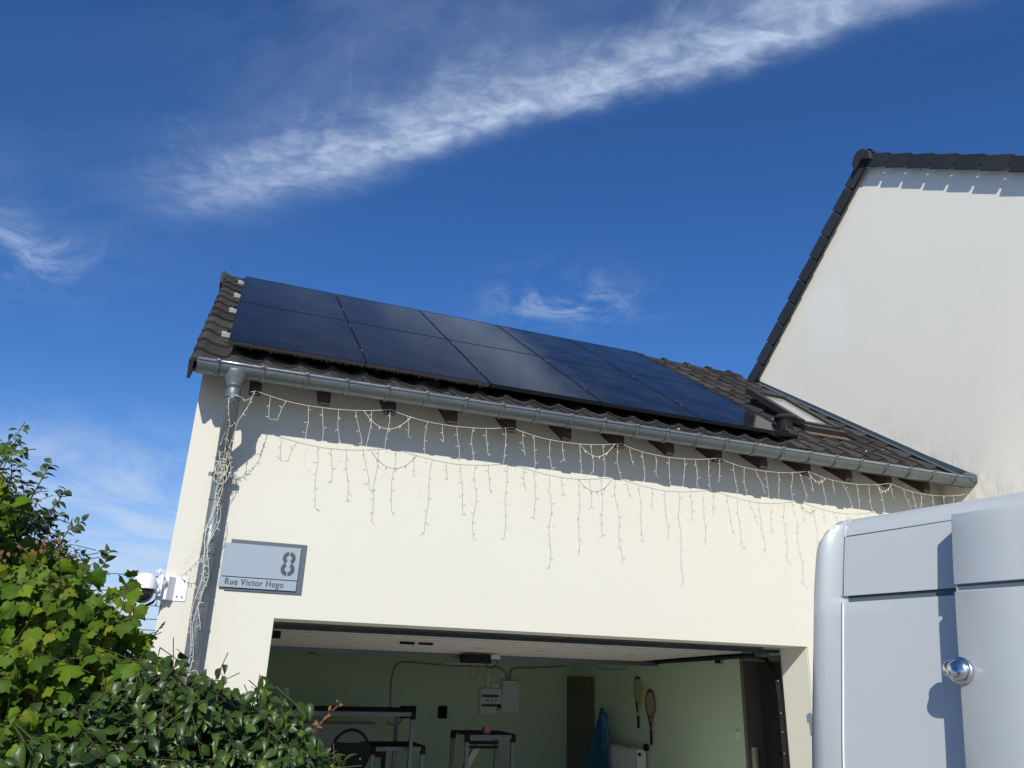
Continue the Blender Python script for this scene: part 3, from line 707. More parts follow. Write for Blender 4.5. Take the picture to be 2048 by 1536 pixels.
# ------------------------------------------------------------------ icicle lights
def strand(b, top, length, sway=.0, rad=.0015, lean=0.0):
    n = max(4, int(length/.03)); pts = []; ph = R.uniform(0, 6); am = R.uniform(.004, .012)
    for i in range(n+1):
        t_ = i/n; q = V((top[0]+am*math.sin(ph+t_*length*16)+sway*t_+R.uniform(-.002, .002), top[1]+am*.8*math.cos(ph*1.3+t_*length*13)+lean*t_, top[2]-length*t_))
        pts.append(q)
    if R.random() < .6:
        e = pts[-1]; q = R.choice((-1, 1))
        pts += [e+V((q*.012, 0, -.012)), e+V((q*.030, .004, -.014 if R.random() < .5 else -.03))]
    b.tube(pts, rad, 4, True, False)
    dist = R.uniform(.02, .05); acc = 0
    side = R.choice((-1, 1))
    for i in range(1, len(pts)):
        seg = (pts[i]-pts[i-1]).length; acc += seg
        if acc >= dist:
            acc = 0; dist = .068; side = -side if R.random() < .6 else side
            p = pts[i]; an = R.uniform(.5, 1.4)
            e = p+V((side*math.sin(an), R.uniform(-.5, .5), math.cos(an)*R.choice((1, -1)))).normalized()*R.uniform(.022, .034)
            b.tube([p, e], [.0017, .0021], 4, True, True)
ic = empty('icicle_lights', (3.9, -.31, 3.55), 'long string of unlit icicle lights hung from the rafter ends under the gutter', 'string lights')
SY = -.312
hooks = [(.385, 3.585)]+[(.385+.505*k, 3.592+.0) for k in range(2, 15, 2)]
main = MB(); droppts = []
for (xa, za), (xb_, zb_) in zip(hooks, hooks[1:]):
    pts = []
    for i in range(15):
        t_ = i/14; sag = .062*4*t_*(1-t_)*(1+.25*(.5-t_))
        pts.append(V((xa+(xb_-xa)*t_, SY+.004*math.sin(9*t_), za+(zb_-za)*t_-sag+R.uniform(-.001, .001))))
    main.tube(pts, .0019, 5, True, False)
    droppts += pts[:-1]
main.build('cable', M['cable_white'], ic)
xd = .50; lens = [.18, .42, .60, .20, .55, .24, .50, .74, .22, .56]; k = 0
def cable_z(x):
    best = min(range(len(droppts)), key=lambda i: abs(droppts[i].x-x)); return droppts[best].z
while xd < 7.35:
    b = MB(); L_ = lens[k % 10]*R.uniform(.65, 1.3)*(.72 if xd > 6.2 else 1)
    if xd < .66: L_ = .16
    strand(b, (xd, SY, cable_z(xd)), L_, R.uniform(-.06, .07) if R.random() < .4 else 0)
    b.build('light_strand', M['cable_white'], ic); xd += .132+R.uniform(-.028, .028); k += 1
for xa, xb_ in ((1.19, 1.56), (3.02, 3.35), (5.42, 5.62), (6.25, 6.45)):      # strands hooked up into loops
    b = MB(); pts = [V((xa+(xb_-xa)*t_, SY-.006, (cable_z(xa)*(1-t_)+cable_z(xb_)*t_)-.115*4*t_*(1-t_)*(xb_-xa)/.35-.004)) for t_ in [i/14 for i in range(15)]]
    b.tube(pts, .0023, 4, True, False)
    for q in pts[2:-1:3]: b.tube([q, q+V((R.uniform(-.02, .02), 0, -.026))], .0028, 4)
    b.build('light_strand', M['cable_white'], ic)
# tangled lights round the downpipe
pl_ = empty('pipe_lights', (PX, -.1, 2.6), 'tangle of unlit fairy lights twisted round the grey downpipe', 'string lights')
def pipe_c(z_):
    if z_ > 3.47: return V((PX-.005, GY, z_))
    if z_ > 3.15: return V((PX, GY+(3.47-z_)/.32*(-.085-GY), z_))
    return V((PX+(3.1-z_)*.011, -.078, z_))
b = MB()
tp = [V((.385, -.315, 3.585)), V((.375, -.33, 3.54)), V((.36, -.34, 3.47)), V((.335, -.36, 3.40)), V((.30, -.36, 3.32)), V((.285, -.30, 3.22)), V((.27, -.22, 3.14)), V((.262, -.15, 3.08))]
b.tube(tp, .0018, 4, True, False)
tp2 = [V((.37, -.33, 3.52)), V((.33, -.39, 3.475)), V((.26, -.44, 3.49)), V((.215, -.44, 3.46)), V((.225, -.42, 3.38)), V((.25, -.38, 3.30)), V((.245, -.28, 3.18)), V((.25, -.16, 3.05)), V((.25, -.14, 2.98))]
b.tube(tp2, .0018, 4, True, False)
for path in (tp, tp2):
    for p, q in zip(path, path[1:]):
        for t_ in (.25, .75):
            s_ = p.lerp(q, t_); b.tube([s_, s_+V((R.uniform(-.03, .03), R.uniform(-.015, .015), R.uniform(-.03, .02)))], .0021, 4)
b.build('light_strand', M['cable_white'], pl_)
for sidx in range(3):
    b = MB(); pts = []; z_ = 3.25-.03*sidx; ph = R.uniform(0, 6); ztop = z_; zend = (1.55, 1.5, 1.9, 2.2)[sidx]
    off = -.02+.018*sidx
    while z_ > zend:
        c_ = pipe_c(z_); amp = .030 if z_ > 2.75 else .017
        shift = -.045*max(0, min(1, (2.75-z_)/.25)) if sidx < 3 else 0
        a_ = ph+ (ztop-z_)*(11+3*sidx)
        pts.append(c_+V((off+shift*.6+.02+amp*math.sin(a_), -PR-.012-.012*abs(math.cos(a_)), 0)))
        z_ -= .018
    b.tube(pts, .0017, 4, True, False)
    for q in pts[::3]:
        b.tube([q, q+V((R.uniform(-.026, .026), R.uniform(-.022, .008), R.uniform(-.022, .022)))], .0021, 4)
    b.build('light_strand', M['cable_white'], pl_)
b = MB()
for k in range(5):      # loose loops bunched at the clamp
    c_ = pipe_c(2.99+R.uniform(-.05, .12)); ra, rb_ = R.uniform(.02, .045), R.uniform(.03, .06); ph = R.uniform(0, 6)
    b.tube([c_+V((ra*math.cos(t_+ph), -PR-.018-.01*math.sin(t_*2), rb_*math.sin(t_+ph))) for t_ in [i*.42 for i in range(15)]], .0017, 4, True, False)
for k in range(26):
    q = pipe_c(R.uniform(2.9, 3.12))+V((R.uniform(-.06, .06), -PR-.02, 0)); b.tube([q, q+V((R.uniform(-.028, .028), R.uniform(-.015, .01), R.uniform(-.028, .028)))], .0021, 4)
b.tube([pipe_c(1.62)+V((.03+.028*math.cos(t_), -PR-.02, .04*math.sin(t_))) for t_ in [i*.42 for i in range(16)]], .0017, 4, True, False)
b.build('light_loop', M['cable_white'], pl_)['kind'] = 'stuff'
for (zs, ze, sg_) in ((2.62, 2.272, .03), (2.40, 2.262, .05)):
    b = MB(); a_ = pipe_c(zs)+V((-.03, -.05, 0)); e_ = V((.075 if zs > 2.5 else .10, -.03, ze)); pts = []
    for i in range(15):
        t_ = i/14; q = a_.lerp(e_, t_); q.z -= sg_*4*t_*(1-t_); pts.append(q)
    b.tube(pts, .0017, 4, True, False)
    for q in pts[1::2]: b.tube([q, q+V((R.uniform(.0, .02), -.005, -.022))], .002, 4)
    b.build('light_strand', M['cable_white'], pl_)

# ------------------------------------------------------------------ raised garage door and its gear
gd = empty('garage_door', (3.1, 1.8, 1.95), 'white overhead garage door raised flat inside the opening', 'garage door')
def zd(y): return 1.992-.040*(y-.42)
for k in range(5):
    y0 = .46+k*.56; y1 = y0+.552
    w = MB(); w.hexa([V(p) for p in ((.84, y0, zd(y0)), (5.36, y0, zd(y0)), (5.36, y1, zd(y1)), (.84, y1, zd(y1)), (.84, y0, zd(y0)+.04), (5.36, y0, zd(y0)+.04), (5.36, y1, zd(y1)+.04), (.84, y1, zd(y1)+.04))])
    w.build('panel', M['door_panel'], gd, .006)
w = MB()
for k in range(9):
    yy = .60+k*.28; w.box((.9, yy, zd(yy)-.0065), (5.3, yy+.012, zd(yy)-.0015))
w.build('rib', M['door_panel'], gd)
w = MB(); w.box((.80, .375, 1.968), (5.478, .455, 1.998)); w.build('bottom_seal', M['navy_steel'], gd)
w = MB(); w.box((.86, 2.60, 1.846), (5.50, 2.66, 1.893)); w.build('cross_rail', M['grey_steel'], gd)
for nm, xq in (('track', .82), ('track', 5.465)):
    w = MB(); pts = [(xq, .41, 0.05), (xq, .41, 1.55), (xq, .42, 1.70), (xq, .47, 1.83), (xq, .57, 1.92), (xq, .75, 1.955), (xq, 2.9, 1.885)]
    if xq < 1: pts = [(xq-.04, .45, .05), (xq-.04, .45, 1.9), (xq-.04, .6, 1.96), (xq-.04, 2.9, 1.9)]
    w.tube(pts, .026 if xq > 1 else .018, 4, False); w.build(nm, M['black_plastic'], gd)
w = MB()
for zq in (1.72, 1.44, 1.28, 1.10, .95): w.tube([(5.44, .392, zq), (5.44, .384, zq)], .006, 6)
w.build('bolt', M['alu'], gd)
w = MB(); w.box((5.30, .43, 1.93), (5.40, .52, 1.972)); w.box((5.12, .43, 1.955), (5.20, .47, 1.985)); w.build('hinge_plate', M['grey_steel'], gd)
w = MB(); w.box((.80, .42, 1.90), (.86, .50, 1.955)); w.tube([(2.02, 1.4, zd(1.4)-.012), (2.16, 1.4, zd(1.4)-.014)], .012, 6); w.box((2.20, 1.37, zd(1.4)-.022), (2.33, 1.41, zd(1.4)-.003)); w.box((2.07, 1.37, zd(1.4)-.02), (2.10, 1.5, zd(1.4)-.003)); w.build('handle', M['black_plastic'], gd)
w = MB()
for xq in (2.9, 3.55, 4.1, 4.6):
    for j in range(3): w.tube([(xq+j*.035, 1.75, zd(1.75)-.001), (xq+j*.035, 1.75, zd(1.75)-.009)], .011, 6)
w.build('bolt', M['black_plastic'], gd)
mo = empty('door_motor', (3.2, 2.5, 1.85), 'dark garage door opener unit hanging from the cross rail', 'door opener')
w = MB(); w.box((2.98, 2.44, 1.80), (3.30, 2.58, 1.895)); w.build('housing', M['black_plastic'], mo, .008)
w = MB(); w.box((3.31, 2.48, 1.85), (3.42, 2.54, 1.895)); w.build('bracket', M['alu'], mo)
w = MB(); w.tube([(3.25, 2.5, 1.80), (3.28, 2.5, 1.76), (3.33, 2.5, 1.755), (3.38, 2.5, 1.79), (3.40, 2.5, 1.84)], .006, 5); w.tube([(3.1, 2.5, 1.80), (3.08, 2.5, 1.70), (3.12, 2.5, 1.62), (3.16, 2.5, 1.68), (3.19, 2.5, 1.79)], .002, 4); w.build('wire', M['rubber'], mo)
w = MB(); w.tube([(4.6, 2.7, 1.86), (4.75, 2.7, 1.80), (4.9, 2.7, 1.785), (5.05, 2.7, 1.80), (5.2, 2.7, 1.86)], .003, 4); tag(w.build('hanging_wire', M['rubber']), 'thin dark wire sagging below the garage door cross rail', 'wire')

# ------------------------------------------------------------------ things inside the garage
BY = IY1
cb = empty('fuse_box', (4.84, BY, 1.3), 'white fuse box with two breaker rows on the green back wall', 'fuse box')
w = MB(); w.box((4.655, BY-.09, 1.10), (5.015, BY, 1.475)); w.build('casing', M['white_plastic'], cb, .006)
for z0, z1 in ((1.345, 1.385), (1.205, 1.245)):
    w = MB(); w.box((4.675, BY-.094, z0), (4.965, BY-.0905, z1)); w.build('breaker_row', M['grey_steel'], cb)
    w = MB(); w.box((4.74, BY-.097, z0+.012), (4.93, BY-.0945, z0+.024)); w.build('breaker_slot', M['black_plastic'], cb)
w = MB()
for q in (4.775, 4.845, 4.915): w.add([(q-.016, BY-.0915, 1.285), (q+.016, BY-.0915, 1.285), (q, BY-.0915, 1.33)], [(0, 1, 2)])
w.build('warning_mark', M['grey_steel'], cb)
w = MB(); w.box((4.945, BY-.12, 1.185), (4.99, BY-.095, 1.245)); w.tube([(4.95+.022*math.cos(t_), BY-.11, 1.17+.022*math.sin(t_)) for t_ in [i*.6 for i in range(12)]], .005, 5); w.build('padlock', M['black_plastic'], cb)
w = MB(); w.box((5.02, BY-.12, 1.115), (5.31, BY, 1.60)); o = w.build('meter_cabinet', M['white_plastic'], None, .006); tag(o, 'tall plain white meter cabinet right of the fuse box', 'cabinet')
w = MB(); w.box((5.025, BY-.123, 1.555), (5.305, BY-.1205, 1.558)); w.box((5.25, BY-.123, 1.57), (5.29, BY-.1205, 1.58)); q_ = w.build('lid_seam', M['grey_steel']); q_.parent = o
w = MB(); w.box((4.755, BY-.04, 1.48), (4.815, BY, 1.68)); tag(w.build('trunking', M['white_plastic']), 'short white trunking rising from the fuse box top', 'trunking')
w = MB(); w.box((5.02, BY-.04, 1.635), (5.07, BY, 1.735)); tag(w.build('trunking', M['white_plastic']), 'short white trunking above the meter cabinet', 'trunking')
w = MB(); w.box((4.85, BY-.06, 1.48), (4.97, BY, 1.555)); w.tube([(4.88, BY-.03, 1.555), (4.88, BY-.03, 1.58)], .012, 6); w.tube([(4.93, BY-.03, 1.555), (4.93, BY-.03, 1.585)], .012, 6); tag(w.build('junction_box', M['white_plastic']), 'small white junction box standing on the fuse box', 'junction box')
def cable(name, pts, rad, label, m='cable_grey'):
    P = [V(p) for p in pts]; out = []
    for i in range(len(P)-1):
        p0 = P[max(i-1, 0)]; p1 = P[i]; p2 = P[i+1]; p3 = P[min(i+2, len(P)-1)]
        for j in range(8):
            t_ = j/8; out.append(.5*((2*p1)+(p2-p0)*t_+(2*p0-5*p1+4*p2-p3)*t_*t_+(3*p1-p0-3*p2+p3)*t_**3))
    out.append(P[-1]); w = MB(); w.tube(out, rad, 7); tag(w.build(name, M[m]), label, 'cable')
cable('cable', [(3.22, BY-.02, 1.15), (3.20, BY-.02, 1.45), (3.21, BY-.02, 1.65), (3.28, BY-.02, 1.80), (3.45, BY-.02, 1.83), (4.2, BY-.02, 1.80), (4.85, BY-.02, 1.81), (5.05, BY-.02, 1.76), (5.14, BY-.02, 1.62)], .013, 'grey cable arching along the green back wall to the fuse box')
cable('cable', [(5.18, BY-.02, 1.60), (5.18, BY-.02, 1.72), (5.25, BY-.02, 1.80), (5.5, BY-.02, 1.81), (6.2, BY-.02, 1.86)], .013, 'grey cable running from the meter cabinet to the wall corner')
cable('cable', [(3.20, BY-.02, .98), (3.22, BY-.02, .93), (3.30, BY-.02, .92), (3.38, BY-.02, .95), (3.42, BY-.02, 1.02)], .013, 'short grey cable loop low on the back wall')
w = MB(); w.box((3.985, BY-.08, 1.02), (4.115, BY, 1.20)); tag(w.build('speaker', M['black_plastic'], None, .01), 'small black wall speaker on the back wall left of the fuse box', 'speaker')
w = MB(); w.box((2.98, BY-.02, .79), (3.09, BY, .88)); o = w.build('socket', M['white_plastic']); tag(o, 'white wall socket low on the green back wall', 'socket')
w = MB(); w.tube([(3.035, BY-.02, .835), (3.035, BY-.023, .835)], .02, 10); q_ = w.build('socket_hole', M['black_plastic']); q_.parent = o
w = MB(); w.box((1.90, BY-.06, 1.90), (1.99, BY, 1.99)); tag(w.build('sensor_box', M['black_plastic'], None, .004), 'small black box high on the back wall at left', 'sensor')
w = MB(); w.box((4.0, BY-.06, 1.815), (4.85, BY, 1.86)); tag(w.build('tube_light', M['white_plastic']), 'white unlit tube light high on the back wall', 'light')
# doors in the right wall
dr = empty('interior_door', (IX1, 6.2, 0), 'narrow brown door in the far corner of the green wall', 'door')
w = MB(); w.box((IX1-.035, 5.74, .012), (IX1-.001, 6.69, 1.70)); w.build('frame', M['beige_door'], dr)
w = MB(); w.box((IX1-.055, 5.80, .012), (IX1-.036, 6.62, 1.66)); w.build('leaf', M['beige_door'], dr, .004)
w = MB(); w.box((IX1-.060, 5.93, .95), (IX1-.0555, 6.5, 1.56)); w.box((IX1-.060, 5.93, .2), (IX1-.0555, 6.5, .85)); w.build('panel', M['beige_door'], dr, .01)
dw = empty('doorway', (IX1, 1.6, 0), 'dark doorway to the house with wooden frame near the garage front', 'doorway')
w = MB(); w.box((IX1-.02, DY1-.002, .012), (IX1+.21, DY1+.055, DZ+.05)); w.box((IX1-.02, DY0-.05, .012), (IX1+.21, DY0+.002, DZ+.05)); w.box((IX1-.02, DY0+.003, DZ-.002), (IX1+.21, DY1-.003, DZ+.05)); w.build('frame', M['beige_door'], dw, .004)
w = MB(); w.box((IX1+.02, DY1-.06, .012), (IX1+.06, DY1-.003, 1.02)); w.build('lit_lining', M['lit_wood'], dw, .003)  # short pale strip low on the jamb, sunlight painted into its colour
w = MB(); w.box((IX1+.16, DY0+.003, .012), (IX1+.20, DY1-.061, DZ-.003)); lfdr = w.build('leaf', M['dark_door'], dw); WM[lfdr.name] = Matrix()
w = MB(); w.box((IX1+.14, 1.50, .84), (IX1+.159, 1.53, 1.06)); w.tube([(IX1+.12, 1.48, .98), (IX1+.12, 1.60, .98)], .011, 8); w.build('handle', M['black_plastic'], lfdr)
w = MB(); w.box((IX1-.03, 2.33, 1.89), (IX1, 2.485, 1.99)); o = w.build('vent_hole', M['lit_wood']); tag(o, 'small square wall vent high on the green side wall', 'vent')
w = MB(); w.box((IX1-.034, 2.35, 1.905), (IX1-.031, 2.465, 1.975)); q_ = w.build('grille', M['black_plastic']); q_.parent = o
w = MB(); w.box((IX1-.012, 2.105, 1.10), (IX1, 2.185, 1.175)); o = w.build('light_switch', M['white_plastic'], None, .002); tag(o, 'white light switch on the green wall beside the doorway', 'switch')
w = MB(); w.box((IX1-.016, 2.122, 1.112), (IX1-.0125, 2.168, 1.163)); q_ = w.build('rocker', M['white_plastic']); q_.parent = o
# rackets
def racket(name, cy, ztop, tilt, m1, m2, label, hlen):
    t = empty(name, (IX1-.03, cy, ztop-.3), label, 'tennis racket')
    # local (a: along -Y, b: up) on plane x = IX1-.03
    def P(a_, b_): 
        ca, sa = math.cos(tilt), math.sin(tilt)
        return V((IX1-.035, cy-(a_*ca+b_*sa), ztop-.18+(b_*ca-a_*sa)))
    def hoop(a0, a1, n=16): return [P(.118*math.cos(math.radians(a0+(a1-a0)*i/n)), .17*math.sin(math.radians(a0+(a1-a0)*i/n))*(1.0)) for i in range(n+1)]
    w = MB(); w.tube(hoop(-60, 60), .012, 8); w.tube(hoop(120, 240), .012, 8); w.build('hoop', M[m1], t)
    w = MB(); w.tube(hoop(61, 119), .0125, 8); w.build('hoop', M['black_plastic'], t)
    w = MB(); w.tube([hoop(-60, 60)[0], P(.03, -.22), P(.012, -.29)], .011, 8); w.build('throat', M[m1], t)
    w = MB(); w.tube([hoop(120, 240)[-1], P(-.03, -.22), P(-.012, -.29)], .011, 8); w.tube([P(-.045, -.175), P(0, -.165), P(.045, -.175)], .007, 6); w.build('throat', M['black_plastic'], t)
    w = MB(); w.tube([P(0, -.28), P(0, -.335)], .014, 8); w.build('shaft', M[m2], t)
    w = MB(); w.tube([P(0, -.335), P(0, -.335-hlen)], .016, 8); w.build('grip', M['black_plastic'], t)
    w = MB()
    for i in range(-6, 7):
        a_ = i*.0165; hgt = .165*math.sqrt(max(0, 1-(a_/.116)**2)); w.tube([P(a_, -hgt), P(a_, hgt)], .0016, 3, False, False)
    for i in range(-9, 10):
        b_ = i*.0175; wd = .114*math.sqrt(max(0, 1-(b_/.168)**2)); w.tube([P(-wd, b_), P(wd, b_)], .0016, 3, False, False)
    w.build('strings', M['string'], t)
    return t
racket('tennis_racket', 4.345, 1.722, .0, 'yellow', 'yellow', 'yellow and black tennis racket hanging on the green wall, left one', .155)
racket('tennis_racket', 4.012, 1.560, .0, 'red', 'red', 'red and black tennis racket hanging on the green wall, right one', .175)
# radiator
rd = empty('radiator', (6.1, 4.5, .4), 'white ribbed radiator under the tennis rackets', 'radiator')
w = MB(); w.box((6.08, 4.16, .15), (6.19, 5.12, .785)); w.build('body', M['radiator'], rd, .006)
for i in range(19):
    w = MB(); yy = 4.20+i*.048; w.box((6.068, yy, .18), (6.0795, yy+.026, .76)); w.build('rib', M['radiator'], rd, .004)
w = MB(); w.box((6.06, 4.14, .14), (6.20, 4.158, .80)); w.box((6.065, 4.16, .787), (6.195, 5.12, .80)); w.build('cover', M['radiator'], rd)
w = MB(); w.tube([(6.10, 4.139, .74), (6.10, 4.125, .74)], .022, 10); w.tube([(6.19, 4.08, .83), (6.15, 4.08, .83)], .045, 12); w.build('valve', M['black_plastic'], rd)
w = MB(); w.box((6.10, 4.35, .801), (6.18, 4.50, .825)); tag(w.build('wood_offcut', M['wood']), 'small wooden offcut lying on the radiator', 'wood')
# blue plastic sheet, peaked and crumpled
w = MB(); nx, nz = 22, 20; vs = []
for j in range(nz+1):
    t_ = j/nz; z_ = 1.25*t_
    yl = 6.35-(6.35-4.98)*t_**.8; yr_ = 4.68+.23*t_; 
    for i in range(nx+1):
        s_ = i/nx; yy = yl+(yr_-yl)*s_
        vs.append((6.0-.10*math.sin(PI*s_)*(1-t_*.6)+.03*math.sin(11*s_+3*t_)+R.uniform(-.012, .012), yy+.01*math.sin(14*t_), z_+(.03*math.sin(5*s_)*t_ if j == nz else 0)))
w.add(vs, [(j*(nx+1)+i, j*(nx+1)+i+1, (j+1)*(nx+1)+i+1, (j+1)*(nx+1)+i) for j in range(nz) for i in range(nx)], True)
o = w.build('plastic_sheet', M['blue_sheet']); tag(o, 'crumpled blue plastic sheet peaked against the wall beside the radiator', 'plastic sheet')
sm_ = o.modifiers.new('solid', 'SOLIDIFY'); sm_.thickness = .004
# aluminium frames
def frame(name, x0, x1, y0, y1, zt_, label, legs=True):
    t = empty(name, ((x0+x1)/2, (y0+y1)/2, 0), label, 'rack', 'black and aluminium racks inside the garage')
    w = MB(); w.box((x0+.05, y0, zt_-.055), (x1-.05, y0+.04, zt_-.012)); w.build('rail', M['grey_steel'], t)
    w = MB(); w.box((x0, y0-.005, zt_-.011), (x1, y1, zt_)); w.build('top', M['black_plastic'], t, .004)
    w = MB(); w.box((x0+.05, y1-.045, zt_-.055), (x1-.05, y1-.005, zt_-.012)); w.build('rail', M['grey_steel'], t)
    for xa in (x0+.003, x1-.048):
        for ya in (y0+.001, y1-.042):
            w = MB(); w.box((xa, ya, .012), (xa+.045, ya+.04, zt_-.09)); w.build('leg', M['grey_steel'], t, .003)
            w = MB(); w.box((xa-.002, ya-.004, zt_-.09), (xa+.055, ya+.043, zt_-.0115)); w.build('corner_joint', M['black_plastic'], t, .003)
    return t
frame('rack', 1.37, 2.775, 3.5, 4.3, 1.262, 'large black and aluminium rack at left in the garage')
frame('rack', 2.31, 2.945, 3.6, 4.2, .89, 'low aluminium rack standing behind the large rack, right side')
f3 = frame('rack', 3.40, 4.03, 3.5, 4.1, 1.028, 'narrow aluminium rack with a diagonal wooden brace')
w = MB(); w.hexa([V(p) for p in ((3.44, 3.7, .50), (3.44, 3.76, .50), (3.44, 3.76, .62), (3.44, 3.7, .62), (3.68, 3.7, .88), (3.68, 3.76, .88), (3.60, 3.76, .90), (3.60, 3.7, .90))]); recalc(w.build('wooden_brace', M['wood'], f3))
w = MB(); w.box((3.46, 3.62, .905), (3.86, 3.66, .94)); w.box((3.47, 3.60, .86), (3.85, 3.63, .89)); w.build('cross_bar', M['black_plastic'], f3)
w = MB(); w.box((3.655, 3.56, 1.0285), (3.73, 3.66, 1.10)); tag(w.build('sponge_box', M['pink'], None, .004), 'small pink box standing on the narrow rack', 'box')
w = MB(); w.box((1.60, 4.6, 1.19), (2.95, 4.66, 1.255)); w.box((2.88, 4.55, 1.13), (3.06, 4.68, 1.275)); tag(w.build('spare_profile', M['black_plastic'], None, .004), 'black spare profile lying behind the large rack top', 'profile')
w = MB(); w.box((1.60, 4.59, 1.186), (2.93, 4.5995, 1.197)); tag(w.build('metal_strip', M['alu']), 'thin bright metal strip above the large rack', 'strip')
# shelving box behind
w = MB(); w.box((1.5, 5.2, .70), (2.75, 5.7, 1.02)); tag(w.build('white_crate', M['ceiling'], None, .01), 'pale grey crate on the shelf behind the large rack', 'crate')
w = MB(); w.box((1.45, 5.15, .62), (2.85, 5.75, .695)); w.box((1.45, 5.15, 0), (1.5, 5.2, .62)); w.box((2.8, 5.15, 0), (2.85, 5.2, .62)); tag(w.build('shelf', M['rafter']), 'low dark shelf carrying the pale crate', 'shelf')
# black rounded chair back with a handle slot
ch = empty('chair', (2.0, 3.2, 0), 'black chair with a rounded back and curved slot behind the bush', 'chair')
cxx, czz = 1.995, .86
w = MB(); n = 28; vs = []
def bk(a_, rx, rz, yy): return V((cxx+rx*math.cos(a_), yy-.10*math.cos(a_)**2*-1, czz+rz*math.sin(a_)))
outer = [bk(2*PI*i/n, .215, .235, 3.15) for i in range(n)]
# lower shell: closed disc below the slot
disc = [p for p in outer if p.z < czz+.10]
w = MB(); T = None
def shell(pl, name, thick=.03):
    n_ = len(pl); b = MB(); b.add(pl+[p+V((0, thick, 0)) for p in pl], [tuple(range(n_)), tuple(range(2*n_-1, n_-1, -1))]+[(j, n_+j, n_+(j+1) % n_, (j+1) % n_) for j in range(n_)]); return recalc(b.build(name, M['black_plastic'], ch))
ang = [math.radians(a_) for a_ in range(150, 391, 10)]
low_ = [V((cxx+.215*math.cos(a_), 3.15, czz+.235*math.sin(a_))) for a_ in ang]
sag = [V((cxx+.186*(1-2*i/8), 3.15, czz+.1175-.025*(1-(1-2*i/8)**2))) for i in range(1, 8)]
shell(low_+sag, 'backrest')
w = MB(); w.tube([V((cxx+.203*math.cos(math.radians(a_)), 3.165, czz+.223*math.sin(math.radians(a_)))) for a_ in range(25, 156, 10)], .016, 8); w.build('handle', M['black_plastic'], ch)
w = MB(); w.tube([(cxx, 3.2, .63), (cxx, 3.22, .45)], .03, 8); w.box((cxx-.22, 3.0, .42), (cxx+.22, 3.45, .48)); w.tube([(cxx, 3.22, .42), (cxx, 3.22, .05)], .025, 8); w.build('seat', M['black_plastic'], ch)
w = MB()
for a_ in range(5): w.tube([(cxx, 3.22, .08), (cxx+.26*math.cos(a_*1.257), 3.22+.26*math.sin(a_*1.257), .04)], .018, 6)
w.build('base', M['black_plastic'], ch)
w = MB(); w.tube([(cxx+.11, 3.149, .80), (cxx+.11, 3.142, .80)], .009, 10); w.build('badge', M['alu'], ch)

# ------------------------------------------------------------------ van
AZH = math.radians(100); INC = V((math.sin(AZH), -math.cos(AZH), 0)); SD = -V((math.cos(AZH), math.sin(AZH), 0))
LEANP = [(.30, .03), (.75, .0), (1.15, .0), (1.45, .045), (1.75, .10), (2.02, .150), (2.092, .164), (2.094, .178), (2.122, .183), (2.124, .170), (2.25, .196), (2.36, .222), (2.42, .237), (2.46, .250), (2.50, .275), (2.53, .315), (2.545, .375), (2.555, .47), (2.56, .62)]
def inset(z_):
    for (z0, i0), (z1, i1) in zip(LEANP, LEANP[1:]):
        if z_ <= z1: return i0+(i1-i0)*(z_-z0)/(z1-z0)
    return LEANP[-1][1]
PV = V((3.40, -3.358, 0)); SP = .575
OV = PV-INC*inset(2.11)-SD*SP      # point on the nominal side plane where the quarter panel begins
def VP(s_, z_, out=0.0): return OV+SD*s_+INC*(inset(z_)-out)+V((0, 0, z_))
VL, VW, VRAD = 5.4, 1.95, .245
van = empty('van', (OV+SD*2.4+INC*1), 'pale silver-blue van with a chrome lock and its sliding door ajar', 'van')
w = MB()
path = []     # (point in local s,n ; inward dir)
s_end = VL
def plan_path():
    pts = []
    pts += [((s_, 0), (0, 1)) for s_ in (s_end-.6, 4, 3, 2.4, 1.95, 1.9, 1.2, .575, .3, .02, .0)]
    pts += [((-.02, 0), (0, 1))]
    for i in range(1, 9):
        a_ = i/8*PI/2; pts.append(((-.06-VRAD*math.sin(a_), VRAD-VRAD*math.cos(a_)), (math.sin(a_), math.cos(a_))))
    pts += [((-.06-VRAD, n_), (1, 0)) for n_ in (.5, 1.0, 1.4, VW-VRAD)]
    for i in range(1, 9):
        a_ = i/8*PI/2; pts.append(((-.06-VRAD*math.cos(a_), VW-VRAD+VRAD*math.sin(a_)), (math.cos(a_), -math.sin(a_))))
    pts += [((s_, VW), (0, -1)) for s_ in (.5, 2, 4, s_end-.6)]
    pts += [((s_end, VW*.85), (-1, -.3)), ((s_end+.12, VW/2), (-1, 0)), ((s_end, VW*.15), (-1, .3))]
    return pts
PP = plan_path(); zs = [q[0] for q in LEANP]; n = len(PP); vs = []
for zi, (z_, ins) in enumerate(LEANP):
    for k, ((s_, nn), (ds, dn)) in enumerate(PP):
        i_ = ins
        if 6 <= zi <= 8 and (s_ < -.01 or nn > .01): i_ = .164+(.170-.164)*(zi-6)/3
        if ds > 0 and nn > .004:
            ir = .55*min(i_, .237)+max(0, i_-.237)
            i_ = i_*(1-ds)+ir*ds
        q = OV+SD*(s_+ds*i_)+INC*(nn+dn*i_); vs.append(V((q.x, q.y, z_-(.17*min(1, nn/.30)*max(0, (z_-2.15)/.4) if ds > 0 or nn > .5 else 0)*(1 if s_ < 1 else .3))))
fs = []; fdark = []
for j in range(len(LEANP)-1):
    for k in range(n):
        f = (j*n+k, j*n+(k+1) % n, (j+1)*n+(k+1) % n, (j+1)*n+k)
        if 6 <= j <= 8 and k < 9: fdark.append(f)
        else: fs.append(f)
m_ = len(LEANP)-1
fs.append(tuple(m_*n+k for k in range(n)))
